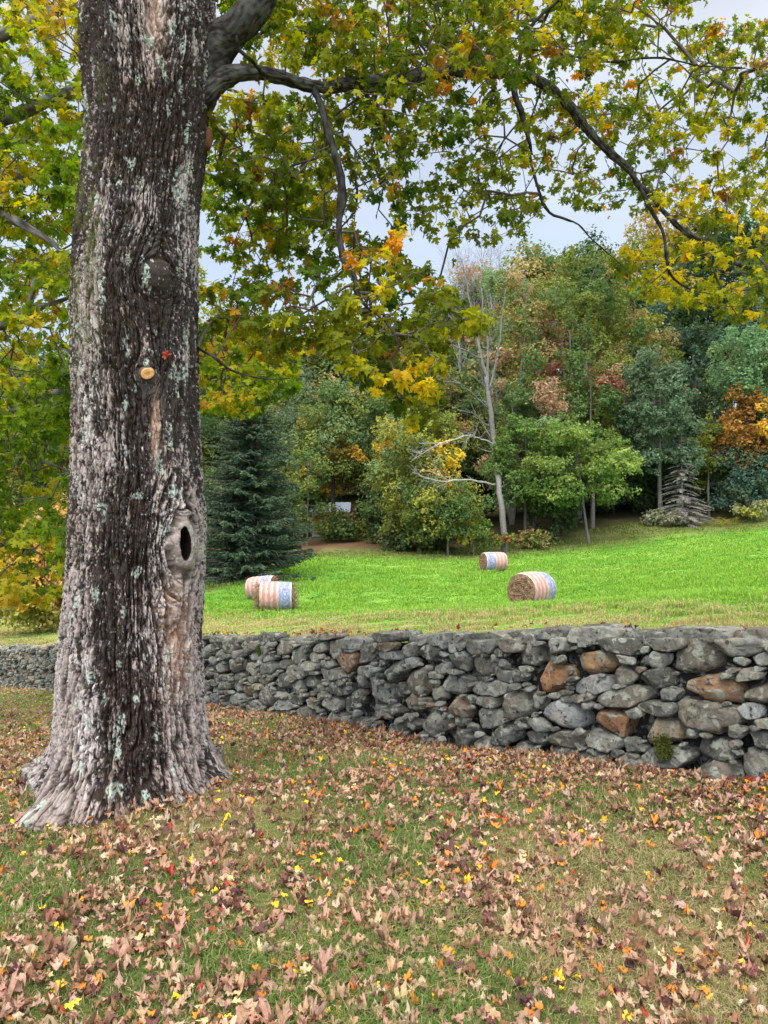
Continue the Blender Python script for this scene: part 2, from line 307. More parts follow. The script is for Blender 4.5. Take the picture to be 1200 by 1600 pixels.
# ------------------------------------------------------------------ old maple trunk
TC = np.array([-1.6, 5.0]); FRV = unit(np.array([1.6, -5.0])); RTV = np.array([-FRV[1], FRV[0]])   # towards the camera / to its right
PXM = 251.0
prof = [(-260, 132, 325), (-60, 125, 332), (0, 119, 336), (50, 117, 336), (130, 124, 330), (180, 126, 328), (230, 127, 324), (300, 119, 315), (370, 112, 311), (450, 108, 311), (550, 110, 310), (620, 113, 310),
        (700, 111, 314), (760, 111, 319), (820, 109, 322), (870, 107, 322), (920, 105, 320), (960, 102, 319), (1000, 99, 319), (1050, 97, 321), (1100, 96, 322), (1160, 96, 323), (1400, 97, 323)]
def trunk_surface(th, py, bark=True, full=False):
    """th: angle from the camera-facing side, + to the right; py: photo row. Arrays of one shape."""
    pr = np.array(prof); L = np.interp(py, pr[:, 0], pr[:, 1]); Rr = np.interp(py, pr[:, 0], pr[:, 2])
    c = ((L + Rr) / 2 - 216) / PXM; r = (Rr - L) / 2 / PXM
    z = 1.6 + (830 - py) / F * 5.0
    zz = np.clip(z, .0, 9)
    r = r + .04 * np.exp(-zz / .20)
    for t0, A, h, wd in [(-.74, .29, .14, .30), (-1.45, .07, .12, .40), (1.45, .13, .12, .40), (-.15, .12, .12, .40), (.62, .11, .12, .38), (2.5, .35, .2, .5), (-2.4, .4, .2, .5), (-.30, .10, .16, .22)]:
        dth = np.abs((th - t0 + np.pi) % (2 * np.pi) - np.pi); r = r + A * np.exp(-zz / h) * np.exp(-(dth / wd) ** 2) + A * .10 * np.exp(-zz / .7) * np.exp(-(dth / wd) ** 2)
    # broad flutes
    dirv = np.stack([np.sin(th), np.cos(th), z * .35], -1)
    r = r * (1 + (fbm(dirv * 1.5, 31, 2) - .5) * .10)
    def ang(px, y0): rr = np.interp(y0, pr[:, 0], (pr[:, 2] - pr[:, 1]) / 2); cc = np.interp(y0, pr[:, 0], (pr[:, 2] + pr[:, 1]) / 2); return math.asin(max(-1, min(1, (px - cc) / rr)))
    u = th * .43; v = (py - 830) / F * 5.0    # metres on the bark, v downwards
    U, Vv = u.copy(), v.copy(); soft = np.zeros_like(u)
    # knots and the hollow: grain flows round them
    feats = [(285, 852, .14, .042, 1.5), (243, 455, .11, .045, 1.0), (226, 602, .07, .02, 1.0), (262, 945, .07, .02, 1.4), (240, 60, .10, -.02, 2.2)]
    for k, (fx, fy, a, bump, el) in enumerate(feats):
        u0 = ang(fx, fy) * .43; v0 = (fy - 830) / F * 5.0
        du, dv = (u - u0), (v - v0) / el; d2 = du ** 2 + dv ** 2 + 1e-6
        U = U - du * np.minimum(a * a / d2, .92) * (1 if k < 3 else .5); r = r + bump * np.exp(-d2 / (a * a * 1.1)); soft = np.maximum(soft, np.exp(-(d2 / (a * a * .62)) ** 2) * (1 if k < 2 else .3))
    thw = U / .43; rs = .43; p0 = np.stack([np.sin(u / .43) * rs, np.cos(u / .43) * rs, v], -1)
    p3 = np.stack([np.sin(thw) * rs, np.cos(thw) * rs, Vv], -1)
    wp = np.stack([fbm(p3 * np.array([5, 5, 3.5]), 41, 2), fbm(p3 * np.array([5, 5, 3.5]), 42, 2)], -1) - .5
    q = p3.copy(); q[..., 0] += wp[..., 0] * .05; q[..., 1] += wp[..., 1] * .05
    q2 = q.copy(); q2[..., 0] += (fbm(p3 * np.array([30, 30, 14]), 45, 2) - .5) * .02
    bl = sst(.10, .95, soft)
    mixn = lambda a, b: a * (1 - bl) + b * bl
    n1 = fbm(q * np.array([24, 24, 2.4]), 51, 2); n2 = fbm(q2 * np.array([60, 60, 4.6]), 52, 2); n3 = mixn(fbm(q2 * np.array([120, 120, 30]), 53, 2), fbm(p0 * np.array([70, 70, 70]), 53, 2))
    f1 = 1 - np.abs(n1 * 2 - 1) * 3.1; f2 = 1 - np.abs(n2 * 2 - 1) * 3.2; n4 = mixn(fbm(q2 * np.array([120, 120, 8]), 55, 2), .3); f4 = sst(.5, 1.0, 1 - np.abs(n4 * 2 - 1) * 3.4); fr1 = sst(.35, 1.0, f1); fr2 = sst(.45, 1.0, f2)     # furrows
    lower = sst(250, 900, py)
    amp = .028 * (1 - .86 * bl) * (1 + .5 * np.exp(-zz / .5))
    h = amp * (-1.0 * fr1 * (.55 + .45 * lower) - .55 * fr2 + .7 * (n3 - .5) + .3 * (fbm(q * np.array([12, 12, 8]), 57, 2) - .5))
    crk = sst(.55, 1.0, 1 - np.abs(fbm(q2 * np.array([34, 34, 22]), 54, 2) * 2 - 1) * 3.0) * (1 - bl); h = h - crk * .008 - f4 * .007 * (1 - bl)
    h = h + bl * .007 * (fbm(p0 * np.array([30, 30, 24]), 58, 3) - .5) * 2
    pr0 = np.stack([r * np.sin(th), r * np.cos(th), z], -1); rt_ = sst(.50, .72, r); h = h + rt_ * .016 * (fbm(pr0 * 22, 59, 4, .6) - .5 - .6 * sst(.5, 1, 1 - np.abs(fbm(pr0 * np.array([26, 26, 26]), 60, 2) * 2 - 1) * 2.6))
    # the hollow
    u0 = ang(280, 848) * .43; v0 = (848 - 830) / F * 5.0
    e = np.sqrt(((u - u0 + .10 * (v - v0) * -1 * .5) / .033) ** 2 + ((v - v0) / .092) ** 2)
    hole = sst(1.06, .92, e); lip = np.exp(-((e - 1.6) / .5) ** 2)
    r2 = r + h + lip * .009 - hole * .22
    # orange-brown scar: ledges below the hollow
    X = TC[0] + RTV[0] * c + r2 * (np.sin(th) * RTV[0] + np.cos(th) * FRV[0]); Y = TC[1] + RTV[1] * c + r2 * (np.sin(th) * RTV[1] + np.cos(th) * FRV[1])
    pos = np.stack([X, Y, z], -1)
    if not full: return pos
    # ---- colour of the bark, with shade of the cracks painted in
    px = 216 + c * PXM + r * PXM * np.sin(th) * .97; front = np.cos(th) > -.3
    g = lambda cx_, cy_, sx, sy: np.exp(-((px - cx_) / sx) ** 2 - ((py - cy_) / sy) ** 2) * front
    m1 = mixn(fbm(q * np.array([13, 13, 2.6]), 61, 3), fbm(p0 * 16, 61, 3)); m2 = mixn(fbm(q2 * np.array([95, 95, 24]), 62, 3, .75), fbm(p0 * 90, 62, 3, .7)); m3 = fbm(p3 * np.array([3, 3, 1.6]), 63, 2)
    pale = np.array([.34, .28, .25]) ; pale2 = np.array([.47, .41, .385]); warm = np.array([.27, .185, .14]); dark = np.array([.019, .0145, .012])
    col = lerp(pale, pale2, sst(.45, .65, m1)[..., None]); col = lerp(col, warm, (sst(.52, .7, m3) * .6)[..., None])
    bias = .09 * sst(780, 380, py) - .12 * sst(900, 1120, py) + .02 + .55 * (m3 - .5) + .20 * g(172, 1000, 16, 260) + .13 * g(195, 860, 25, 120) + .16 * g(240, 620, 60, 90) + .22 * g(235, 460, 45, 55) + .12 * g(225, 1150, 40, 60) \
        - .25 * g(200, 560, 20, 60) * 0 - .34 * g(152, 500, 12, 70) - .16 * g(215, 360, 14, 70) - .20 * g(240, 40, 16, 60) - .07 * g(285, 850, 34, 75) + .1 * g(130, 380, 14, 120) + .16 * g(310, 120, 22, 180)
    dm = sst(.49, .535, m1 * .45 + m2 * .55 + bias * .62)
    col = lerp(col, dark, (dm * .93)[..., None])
    fur = np.clip(fr1 * .8 + fr2 * .6 + crk * .6 + f4 * .55, 0, 1) * (1 - .45 * soft); col = lerp(col, np.array([.030, .019, .014]), (fur * .95)[..., None])  # dark inner bark in furrows; cracks darkened further to stand in for shade
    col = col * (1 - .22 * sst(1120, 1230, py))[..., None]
    # tan weathered wood strip, orange scar, moss, mint lichen, white specks
    col = lerp(col, np.array([.46, .30, .22]), np.clip(1.2 * g(241, 680, 6, 42) + .9 * g(270, 950, 20, 42) * sst(.4, .6, m2) + .6 * g(275, 1010, 16, 70) + .6 * g(236, 70, 12, 55), 0, .85)[..., None])
    col = lerp(col, np.array([.17, .075, .035]), np.clip(g(268, 945, 16, 22) * sst(.45, .6, m2) * 1.2 + .5 * g(276, 985, 8, 30), 0, .8)[..., None])
    col = lerp(col, np.array([.27, .22, .185]), np.clip(soft * .65 * g(290, 850, 40, 90) * 1.2, 0, .75)[..., None])
    moss = sst(.46, .56, fbm(p3 * np.array([9, 9, 4]), 66, 3) + .10 * g(130, 400, 22, 110) - .06 + .05 * g(140, 200, 20, 200)); col = lerp(col, np.array([.075, .085, .018]), (moss * .7 * g(132, 350, 34, 230))[..., None])
    lic = fbm(p0 * np.array([14, 14, 8]), 67, 3) - .075 + .16 * (g(212, 370, 15, 100) + g(215, 520, 12, 35) + g(275, 590, 16, 30) + g(178, 760, 13, 40) + g(200, 860, 10, 60) + g(312, 500, 9, 200) + g(70, 1255, 8, 12) + g(255, 150, 25, 60) + g(190, 1200, 80, 20) * .45)
    li2 = fbm(p0 * np.array([110, 110, 85]), 68, 2); lm = sst(.62, .66, lic) * sst(.44, .52, li2)
    col = lerp(col, np.array([.36, .41, .34]), (lm * .8)[..., None])
    spk = sst(.76, .80, fbm(p0 * np.array([85, 85, 60]), 69, 2) + .05 * (fbm(p3 * 4, 70, 2) - .3)); col = lerp(col, np.array([.52, .52, .50]), (spk * .4)[..., None])
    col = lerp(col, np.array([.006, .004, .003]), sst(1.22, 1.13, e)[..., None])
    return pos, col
def build_trunk(parent):
    na = 620; nrow = 1180
    s = np.linspace(-1, 1, na, endpoint=False); th = np.pi * (.62 * s + .38 * s ** 3)        # finer towards the front
    py = np.linspace(-260, 1345, nrow)
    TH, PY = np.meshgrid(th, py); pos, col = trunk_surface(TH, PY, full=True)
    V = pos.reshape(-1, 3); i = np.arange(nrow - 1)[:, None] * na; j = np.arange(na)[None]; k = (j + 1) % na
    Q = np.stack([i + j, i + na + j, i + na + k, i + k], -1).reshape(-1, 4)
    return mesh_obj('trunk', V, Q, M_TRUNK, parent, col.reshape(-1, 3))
maple = empty('maple_tree', (0, 0, 0), 'huge old maple with dark furrowed trunk, a hollow and limbs reaching over the wall', 'tree')
trunk = build_trunk(maple)
def th_of(px, py):
    pr = np.array(prof); rr = np.interp(py, pr[:, 0], (pr[:, 2] - pr[:, 1]) / 2); cc = np.interp(py, pr[:, 0], (pr[:, 2] + pr[:, 1]) / 2); return math.asin((px - cc) / rr)
def on_trunk(px, py, outw=0.0):
    p = trunk_surface(np.array([th_of(px, py)]), np.array([float(py)]))[0]; t = th_of(px, py)
    n = np.array([math.sin(t) * RTV[0] + math.cos(t) * FRV[0], math.sin(t) * RTV[1] + math.cos(t) * FRV[1], 0]); return p + n * outw, n
# sawn stub: pale cut face with bark rim
def stub():
    c, n = on_trunk(226, 601, .012); n = unit(n + np.array([.1, 0, -.25])); a = unit(np.cross(n, [0, 0, 1])); b = np.cross(a, n)
    mb = MB(); th = np.arange(26) / 26 * 2 * math.pi; rr = .036 * (1 + .10 * np.cos(th * 2 + 1) + .13 * np.exp(-((th - 1.6) / .35) ** 2) * -1)
    rings = [(-.05, 1.25), (-.01, 1.2), (.012, 1.1), (.016, 1.0), (.017, .96), (.015, .6), (.0155, .25)]; V = []; C = []
    for d, f in rings:
        V.append(c + n * d + (rr * f)[:, None] * (np.cos(th)[:, None] * a + np.sin(th)[:, None] * b)); C += [([.10, .07, .05] if f > 1.0 else [.66, .36, .15] if f > .5 else [.50, .24, .09])] * 26
    V = np.concatenate(V + [[c + n * .0155]]); C.append([.45, .2, .08]); m = len(rings)
    i = np.arange(m - 1)[:, None] * 26; j = np.arange(26)[None]; k = (j + 1) % 26
    mb.add(V, np.stack([i + j, i + k, i + 26 + k, i + 26 + j], -1).reshape(-1, 4), np.stack([(m - 1) * 26 + np.arange(26), (m - 1) * 26 + (np.arange(26) + 1) % 26, np.full(26, m * 26)], -1), np.array(C))
    o = mb.build('sawn_stub', M_WOOD, maple); o['label'] = 'pale round sawn branch stub on the dark bark'
stub()
def lump(name, c, rx, rz, colr, label):
    mb = MB(); u_ = np.linspace(0, math.pi, 16); v_ = np.arange(22) / 22 * 2 * math.pi; U_, V_ = np.meshgrid(u_, v_, indexing='ij')
    p = np.stack([np.sin(U_) * np.cos(V_) * rx, np.sin(U_) * np.sin(V_) * rx, np.cos(U_) * rz], -1); p = p * (1 + (fbm(p * 30, 5, 3) - .5) * .7)[..., None] + c
    i = np.arange(15)[:, None] * 22; j = np.arange(22)[None]; k = (j + 1) % 22
    mb.add(p.reshape(-1, 3), np.stack([i + j, i + 22 + j, i + 22 + k, i + k], -1).reshape(-1, 4), col=np.array(colr)); o = mb.build(name, M_WOOD, maple); o['label'] = label
lump('broken_stub', PA(322, 216, 5.05), .045, .075, [.15, .065, .035], 'reddish broken stub on the right side of the trunk')

# ------------------------------------------------------------------ branching
def grow(nodes0, rad0, attr, bf=.35, jit=.04, seg=.12, seed=1):
    """Minimum-spanning growth: nodes0 = points on the given limbs, attr = twig ends. Returns list of (path pts, depth order) as node arrays."""
    r_ = np.random.default_rng(seed)
    pts = list(nodes0); par = [-1] * len(pts); plen = [0.0] * len(pts); A = np.asarray(attr); n = len(A)
    N0 = np.asarray(nodes0); best = np.full(n, 1e9); bi = np.zeros(n, int)
    for i in range(0, len(N0), 200):
        d = np.linalg.norm(A[:, None] - N0[None, i:i + 200], axis=-1); m = d.argmin(1); dm = d[np.arange(n), m]; u_ = dm < best; best[u_] = dm[u_]; bi[u_] = m[u_] + i
    done = np.zeros(n, bool); node_of = {}
    for _ in range(n):
        b = np.where(done, 1e9, best); i = int(b.argmin()); done[i] = True; p0 = np.asarray(pts[bi[i]]); p1 = A[i]; L = np.linalg.norm(p1 - p0); k = max(1, int(L / seg)); last = bi[i]
        sagv = np.array([0, 0, .06 * L]); off = r_.normal(0, jit * L * .5, 3)
        new = []
        for q in range(1, k + 1):
            t = q / k; pts.append(lerp(p0, p1, t) + (sagv + off) * 4 * t * (1 - t) * .6); par.append(last); plen.append(plen[last] + L / k); last = len(pts) - 1; new.append(last)
        NP = np.array([pts[m] for m in new]); PL = np.array([plen[m] for m in new])
        d = np.linalg.norm(A[:, None] - NP[None], axis=-1) + bf * PL[None]; m = d.argmin(1); dm = d[np.arange(n), m]; u_ = (dm < best) & ~done; best[u_] = dm[u_]; bi[u_] = np.array(new)[m[u_]]
    return np.array(pts), np.array(par), len(nodes0)
def twig_mesh(pts, par, n0, tip=.0016, k=.0014, col=(.10, .08, .07), seg=4, rmax=.02):
    n = len(pts); cnt = np.zeros(n); child = np.zeros(n, int)
    for i in range(n - 1, n0 - 1, -1):
        if child[i] == 0: cnt[i] += 1
        if par[i] >= 0: cnt[par[i]] += cnt[i]; child[par[i]] += 1
    rad = np.minimum(tip + k * np.sqrt(np.maximum(cnt, 1) - 1) * 1.0, rmax); idx = np.arange(n0, n); a = pts[par[idx]]; b = pts[idx]; ra = np.where(par[idx] < n0, rad[idx] * 1.05, rad[par[idx]]); rb = rad[idx]
    ra = np.minimum(ra, rb * 1.6)
    t = unit(b - a); ref = np.where(np.abs(t[:, 2:3]) < .9, np.array([[0, 0, 1.]]), np.array([[1., 0, 0]])); e1 = unit(np.cross(t, ref)); e2 = np.cross(t, e1); th = np.arange(seg) / seg * 2 * math.pi
    ring = np.cos(th)[None, :, None] * e1[:, None] + np.sin(th)[None, :, None] * e2[:, None]
    V = np.concatenate([a[:, None] + ring * ra[:, None, None], b[:, None] + ring * rb[:, None, None]], 1).reshape(-1, 3)
    base = np.arange(len(idx))[:, None] * 2 * seg; j = np.arange(seg)[None]; kk = (j + 1) % seg
    Q = np.stack([base + j, base + kk, base + seg + kk, base + seg + j], -1).reshape(-1, 4)
    return V, Q, np.broadcast_to(np.array(col), (len(V), 3)), child, rad

# ------------------------------------------------------------------ maple leaf shapes
half = [(0.0, .02), (.10, -.04), (.30, -.09), (.46, -.02), (.34, .10), (.44, .17), (.62, .24), (.80, .44), (.60, .44), (.52, .60), (.40, .50), (.20, .46), (.24, .66), (.38, .82), (.17, .84), (0.0, 1.10)]
outl = np.array(half + [(-x, y) for x, y in half[-2:0:-1]])
def leaf_template(curl=0.0, fold=0.0, droop=0.0, rings=1, seed=0, warp=0.0, xs=1.0):
    c = np.array([0, .34]); V = [c]; n = len(outl)
    for k in range(1, rings + 1):
        f = k / rings
        V += list(c + (outl - c) * f)
    V = np.array(V); x, y = V[:, 0], V[:, 1]; r = np.hypot(x, y - .34)
    z = fold * np.abs(x) - droop * (np.clip(y, 0, 2) ** 2) * .5 - .25 * droop * x * x + curl * r * r
    if warp:
        q = np.stack([x * 2.2, y * 2.2, np.full_like(x, seed * 3.3)], -1); z = z + (fbm(q, seed, 2) - .5) * warp; x = x * (1 - abs(curl) * .35 * r); y = .34 + (y - .34) * (1 - abs(curl) * .35 * r)
    V3 = np.stack([x * xs, y, z], -1); T = []
    for j in range(n):
        k = (j + 1) % n; T.append((0, 1 + j, 1 + k))
        for q in range(1, rings): a, b = 1 + (q - 1) * n, 1 + q * n; T += [(a + j, b + j, b + k), (a + j, b + k, a + k)]
    return V3, np.array(T)
def basis(yd, nrm):
    y = unit(yd); x = unit(np.cross(y, nrm)); z = np.cross(x, y); return np.stack([x, y, z], -1)     # columns
def instance(temps, pick, pos, B, scale, cols):
    mbV, mbT, mbC = [], [], []; n = 0
    for k, (V, T) in enumerate(temps):
        s = np.where(pick == k)[0]
        if not len(s): continue
        W = np.einsum('nij,vj->nvi', B[s], V) * scale[s][:, None, None] + pos[s][:, None]
        mbV.append(W.reshape(-1, 3)); mbT.append((T[None] + (np.arange(len(s)) * len(V))[:, None, None]).reshape(-1, 3) + n); mbC.append(np.repeat(cols[s], len(V), 0)); n += len(s) * len(V)
    return np.concatenate(mbV), np.concatenate(mbT), np.concatenate(mbC)
LT = [leaf_template(fold=.25, droop=.3, warp=.25, seed=3), leaf_template(fold=.1, droop=.7), leaf_template(fold=-.2, droop=.45), leaf_template(curl=-.5, droop=.2, warp=.4, seed=5), leaf_template(fold=.6, droop=.9, warp=.3, seed=6)]

def leaves_on(pts, par, n0, child, per_tip, per_node, size, colfn, seed, flat=.5):
    r_ = np.random.default_rng(seed); idx = np.arange(n0, len(pts)); tip = idx[child[idx] == 0]; mid = idx[(child[idx] > 0) & (child[idx] < 3)]
    src = np.concatenate([np.repeat(tip, per_tip), mid[r_.random(len(mid)) < per_node], mid[r_.random(len(mid)) < per_node]])
    n = len(src); d = unit(pts[src] - pts[par[src]])
    side = unit(np.cross(d, unit(r_.normal(0, 1, (n, 3)) * np.array([.5, .5, .5]) + np.array([0, 0, 1])))) * r_.choice([-1, 1], n)[:, None]
    out = unit(d * .5 + side * .9 + r_.normal(0, .35, (n, 3)) + np.array([0, 0, -.25])); sz = size * r_.uniform(.5, 1.3, n)
    pos = pts[src] + out * (sz * r_.uniform(.4, .9, n))[:, None] + r_.normal(0, .015, (n, 3)) - d * r_.uniform(0, .10, n)[:, None]
    yd = unit(out * .8 + np.array([0, 0, -.55]) + r_.normal(0, .35, (n, 3))); nr = unit(np.array([0, -.25, .55 + flat]) + r_.normal(0, .55, (n, 3)))
    return pos, basis(yd, nr), sz, colfn(pos, r_), src
def in_poly(poly, n, r_):
    poly = np.array(poly, float); lo, hi = poly.min(0), poly.max(0); out = []
    while len(out) < n:
        q = r_.uniform(lo, hi, (n * 2, 2)); ins = np.zeros(len(q), bool); j = len(poly) - 1
        for i in range(len(poly)):
            xi, yi = poly[i]; xj, yj = poly[j]; c = ((yi > q[:, 1]) != (yj > q[:, 1])) & (q[:, 0] < (xj - xi) * (q[:, 1] - yi) / (yj - yi + 1e-9) + xi); ins ^= c; j = i
        out += list(q[ins])
    return np.array(out[:n])

# limbs of the old maple: (px, py, depth, radius in m)
limbs = {
 'fork_limb': [(262, 330, 5.12, .12), (287, 200, 5.12, .15), (318, 118, 5.10, .145), (354, 60, 5.02, .120), (395, 15, 4.9, .10), (440, -60, 4.85, .09), (520, -190, 4.8, .07), (640, -330, 4.8, .05)],
 'side_limb': [(270, 175, 5.0, .09), (318, 150, 5.0, .075), (350, 124, 5.0, .058), (392, 116, 5.05, .050), (440, 122, 5.1, .047), (500, 135, 5.2, .045), (560, 128, 5.35, .048), (640, 120, 5.6, .046), (720, 112, 5.9, .044), (800, 114, 6.2, .042),
              (848, 130, 6.4, .042), (885, 160, 6.5, .042), (912, 196, 6.6, .040), (945, 232, 6.7, .038), (978, 262, 6.8, .036), (1000, 294, 6.9, .034), (1022, 312, 7.0, .032), (1058, 350, 7.1, .027), (1105, 384, 7.2, .022), (1155, 412, 7.3, .016), (1215, 430, 7.4, .011), (1290, 470, 7.5, .006)],
 'hanging_branch': [(488, 138, 5.18, .022), (500, 165, 5.12, .024), (517, 215, 5.05, .027), (531, 265, 5.0, .026), (535, 300, 5.0, .028), (530, 350, 4.98, .022), (538, 400, 4.95, .022), (552, 425, 4.93, .02), (563, 462, 4.9, .014), (580, 485, 4.88, .009), (602, 505, 4.85, .006)],
 'rising_branch': [(806, 122, 6.22, .022), (812, 100, 6.2, .018), (825, 50, 6.15, .016), (850, 22, 6.1, .014), (882, -5, 6.1, .012), (940, -60, 6.0, .008)],
 'inner_branch': [(798, 118, 6.18, .028), (806, 150, 6.12, .027), (818, 185, 6.1, .024), (826, 220, 6.05, .02), (832, 240, 6.0, .008)],
 'low_branch': [(1000, 292, 6.88, .018), (1012, 320, 6.8, .018), (1035, 360, 6.7, .016), (1042, 395, 6.65, .014), (1048, 425, 6.6, .011), (1075, 450, 6.6, .008), (1125, 462, 6.6, .005)],
 'outer_twig_branch': [(1113, 392, 7.2, .010), (1118, 430, 7.1, .009), (1130, 462, 7.0, .006), (1152, 495, 6.95, .004)],
 'crooked_branch': [(830, 238, 6.0, .012), (850, 322, 6.0, .012), (880, 342, 6.05, .010), (905, 352, 6.1, .008), (935, 382, 6.15, .006), (985, 425, 6.2, .004)],
 'upper_branch': [(820, 78, 6.1, .012), (880, 84, 6.2, .010), (960, 95, 6.4, .009), (1050, 92, 6.7, .009), (1110, 105, 6.9, .007), (1190, 110, 7.1, .004)],
 'small_branch': [(420, 120, 5.08, .012), (395, 95, 4.8, .014), (372, 80, 4.75, .014), (368, 60, 4.7, .010)],
 'low_twig_branch': [(312, 545, 5.0, .010), (345, 562, 4.9, .009), (375, 582, 4.8, .007), (415, 592, 4.7, .005), (450, 588, 4.6, .003)],
}
def limb_col(pts_flat, seed=0, dark=.5):
    n = fbm(pts_flat * np.array([40, 40, 40]), 80 + seed, 3, .7); c = lerp(np.array([.085, .068, .058]), np.array([.26, .235, .215]), sst(.38, .64, n)[:, None])
    return lerp(c, np.array([.30, .35, .28]), (sst(.60, .66, fbm(pts_flat * 26, 90 + seed, 2)) * .6)[:, None])
skel_nodes = []; skel_r = []
for k, (nm, pl) in enumerate(limbs.items()):
    p = np.array([P(a, b, d) for a, b, d, r_ in pl]); rd = np.array([q[3] for q in pl])
    big = rd[0] > .05
    pts, rr = smooth_path(p, rd, .022 if big else .04, wob=.06 if not big else .03, seed=k)
    rr = rr * (1 + (fbm(pts * 7, 33 + k, 2) - .5) * .45)
    mb = MB(); tube(mb, pts, rr, 60 if big else 12, rough=.32, seed=k, bark=.010 if big else .003)
    V = mb.V[0]; mb.C = [limb_col(V, k) * (.30 if big else .17)]
    o = mb.build('limb' if big else 'branch', M_WOOD, maple)
    s0 = 26 if big else 0
    skel_nodes.append(pts[s0::3 if big else 1]); skel_r.append(rr[s0:])
SK = np.concatenate(skel_nodes)
GREEN, OLIV, YG, YEL, ORG, RST = (np.array(c) for c in ([.065, .12, .012], [.125, .145, .014], [.25, .26, .015], [.55, .42, .015], [.55, .22, .02], [.28, .11, .03]))
def near_col(pos, r_):
    px, py, _ = project(pos); n = len(pos); nz = fbm(pos * 1.9, 21, 2) + r_.normal(0, .045, n); nb = fbm(pos * 3.1, 22, 2) + r_.normal(0, .04, n)
    t = .40 + (nz - .5) * 1.6
    g = lambda cx_, cy_, sx, sy: np.exp(-((px - cx_) / sx) ** 2 - ((py - cy_) / sy) ** 2)
    t = t + .06 + .24 * g(430, 520, 120, 70) + .24 * g(620, 600, 100, 60) + .30 * g(1080, 440, 140, 90) + .28 * g(1150, 300, 120, 70) + .16 * g(980, 60, 170, 90) - .22 * g(690, 450, 90, 60) - .14 * g(650, 150, 160, 120) + .12 * g(400, 260, 90, 160) - .05
    stops = np.array([0, .28, .47, .72, 1.0, 1.5]); cs = np.stack([GREEN, GREEN * .5 + OLIV * .5, OLIV, YG, YEL, ORG])
    c = np.stack([np.interp(t, stops, cs[:, k]) for k in range(3)], -1)
    c = lerp(c, RST, (sst(.74, .80, nb) * .8)[:, None]); c = lerp(c, ORG, (sst(.76, .82, fbm(pos * 4.3, 24, 2) + r_.normal(0, .03, n)) * .9)[:, None])
    return c * r_.uniform(.8, 1.2, (n, 1))
regions = [  # polygon in photo pixels, depth range, count
 ([(330, -120), (1150, -120), (1100, 0), (1030, 60), (930, 85), (800, 110), (700, 150), (560, 130), (400, 100), (360, 60)], (4.7, 6.9), 470),
 ([(420, -100), (820, -100), (820, 150), (760, 175), (600, 200), (500, 170), (430, 90)], (4.5, 5.8), 170),
 ([(340, 150), (520, 140), (530, 300), (520, 420), (430, 380), (350, 330), (330, 230)], (4.6, 6.2), 150), ([(325, 300), (430, 340), (520, 400), (500, 440), (330, 420)], (5.5, 7.0), 40), ([(330, -20), (1000, -20), (1000, 90), (800, 130), (420, 110)], (5.0, 8.5), 240),
 ([(470, 170), (640, 180), (620, 330), (640, 390), (540, 420), (520, 300)], (4.6, 5.8), 60),
 ([(470, 420), (560, 380), (650, 400), (715, 450), (765, 505), (748, 520), (700, 530), (690, 590), (655, 625), (600, 610), (540, 570), (480, 520), (400, 530), (350, 500), (370, 440)], (4.3, 5.6), 230),
 ([(320, 440), (420, 430), (520, 470), (500, 540), (420, 560), (330, 520)], (5.0, 6.5), 60),
 ([(590, 560), (690, 560), (700, 640), (660, 680), (610, 630)], (4.6, 5.2), 12),
 ([(620, 190), (840, 170), (850, 330), (800, 380), (740, 370), (690, 380), (640, 370), (600, 300)], (5.2, 7.4), 85),
 ([(640, 150), (760, 160), (800, 300), (840, 320), (800, 345), (700, 290)], (5.2, 6.2), 26),
 ([(850, 150), (960, 130), (1060, 190), (1100, 330), (1000, 330), (880, 330), (840, 250)], (6.2, 8.8), 140), ([(880, 60), (1130, 60), (1180, 200), (1120, 260), (1000, 200), (880, 150)], (6.6, 9.0), 95), ([(1080, 180), (1225, 160), (1225, 270), (1100, 290)], (7.0, 9.0), 45),
 ([(930, 390), (1010, 370), (1030, 330), (1100, 280), (1230, 250), (1230, 510), (1150, 500), (1090, 480), (1020, 470), (960, 420)], (6.2, 8.2), 190),
 ([(1060, 40), (1230, 30), (1230, 150), (1160, 150), (1080, 120)], (6.6, 8.5), 85),
 ([(700, 60), (930, 60), (930, 160), (840, 200), (780, 200)], (5.6, 7.0), 30),
]
A = []
r0 = np.random.default_rng(3)
for poly, (d0, d1), n in regions:
    q = in_poly(poly, int(n * 2.9), r0); n = int(n * 2.0); d = r0.uniform(d0 + .35, d1 + 1.0, len(q)); pt = PA(q[:, 0], q[:, 1], d)
    keep = fbm(pt * np.array([2.4, 2.4, 4.0]), 77, 2) + r0.normal(0, .05, len(pt)); pt = pt[np.argsort(-keep)[:n]]; A.append(pt)
A = np.concatenate(A)
pts, par, n0 = grow(SK, None, A, bf=.25, seed=4)
V, Q, C, child, rad = twig_mesh(pts, par, n0, tip=.0022, k=.0019)
tw = mesh_obj('twigs', V, Q, M_WOOD, maple, C); tw['kind'] = 'stuff'
pos, B, sz, cc, _ = leaves_on(pts, par, n0, child, 18, .95, .049, near_col, 11)
V, T, C = instance(LT, rng.integers(0, len(LT), len(pos)), pos, B, sz, cc)
print('near leaves', len(pos))
cr_ = mesh_obj('crown', V, T, M_LEAF, maple, C, smooth=False); cr_['kind'] = 'stuff'

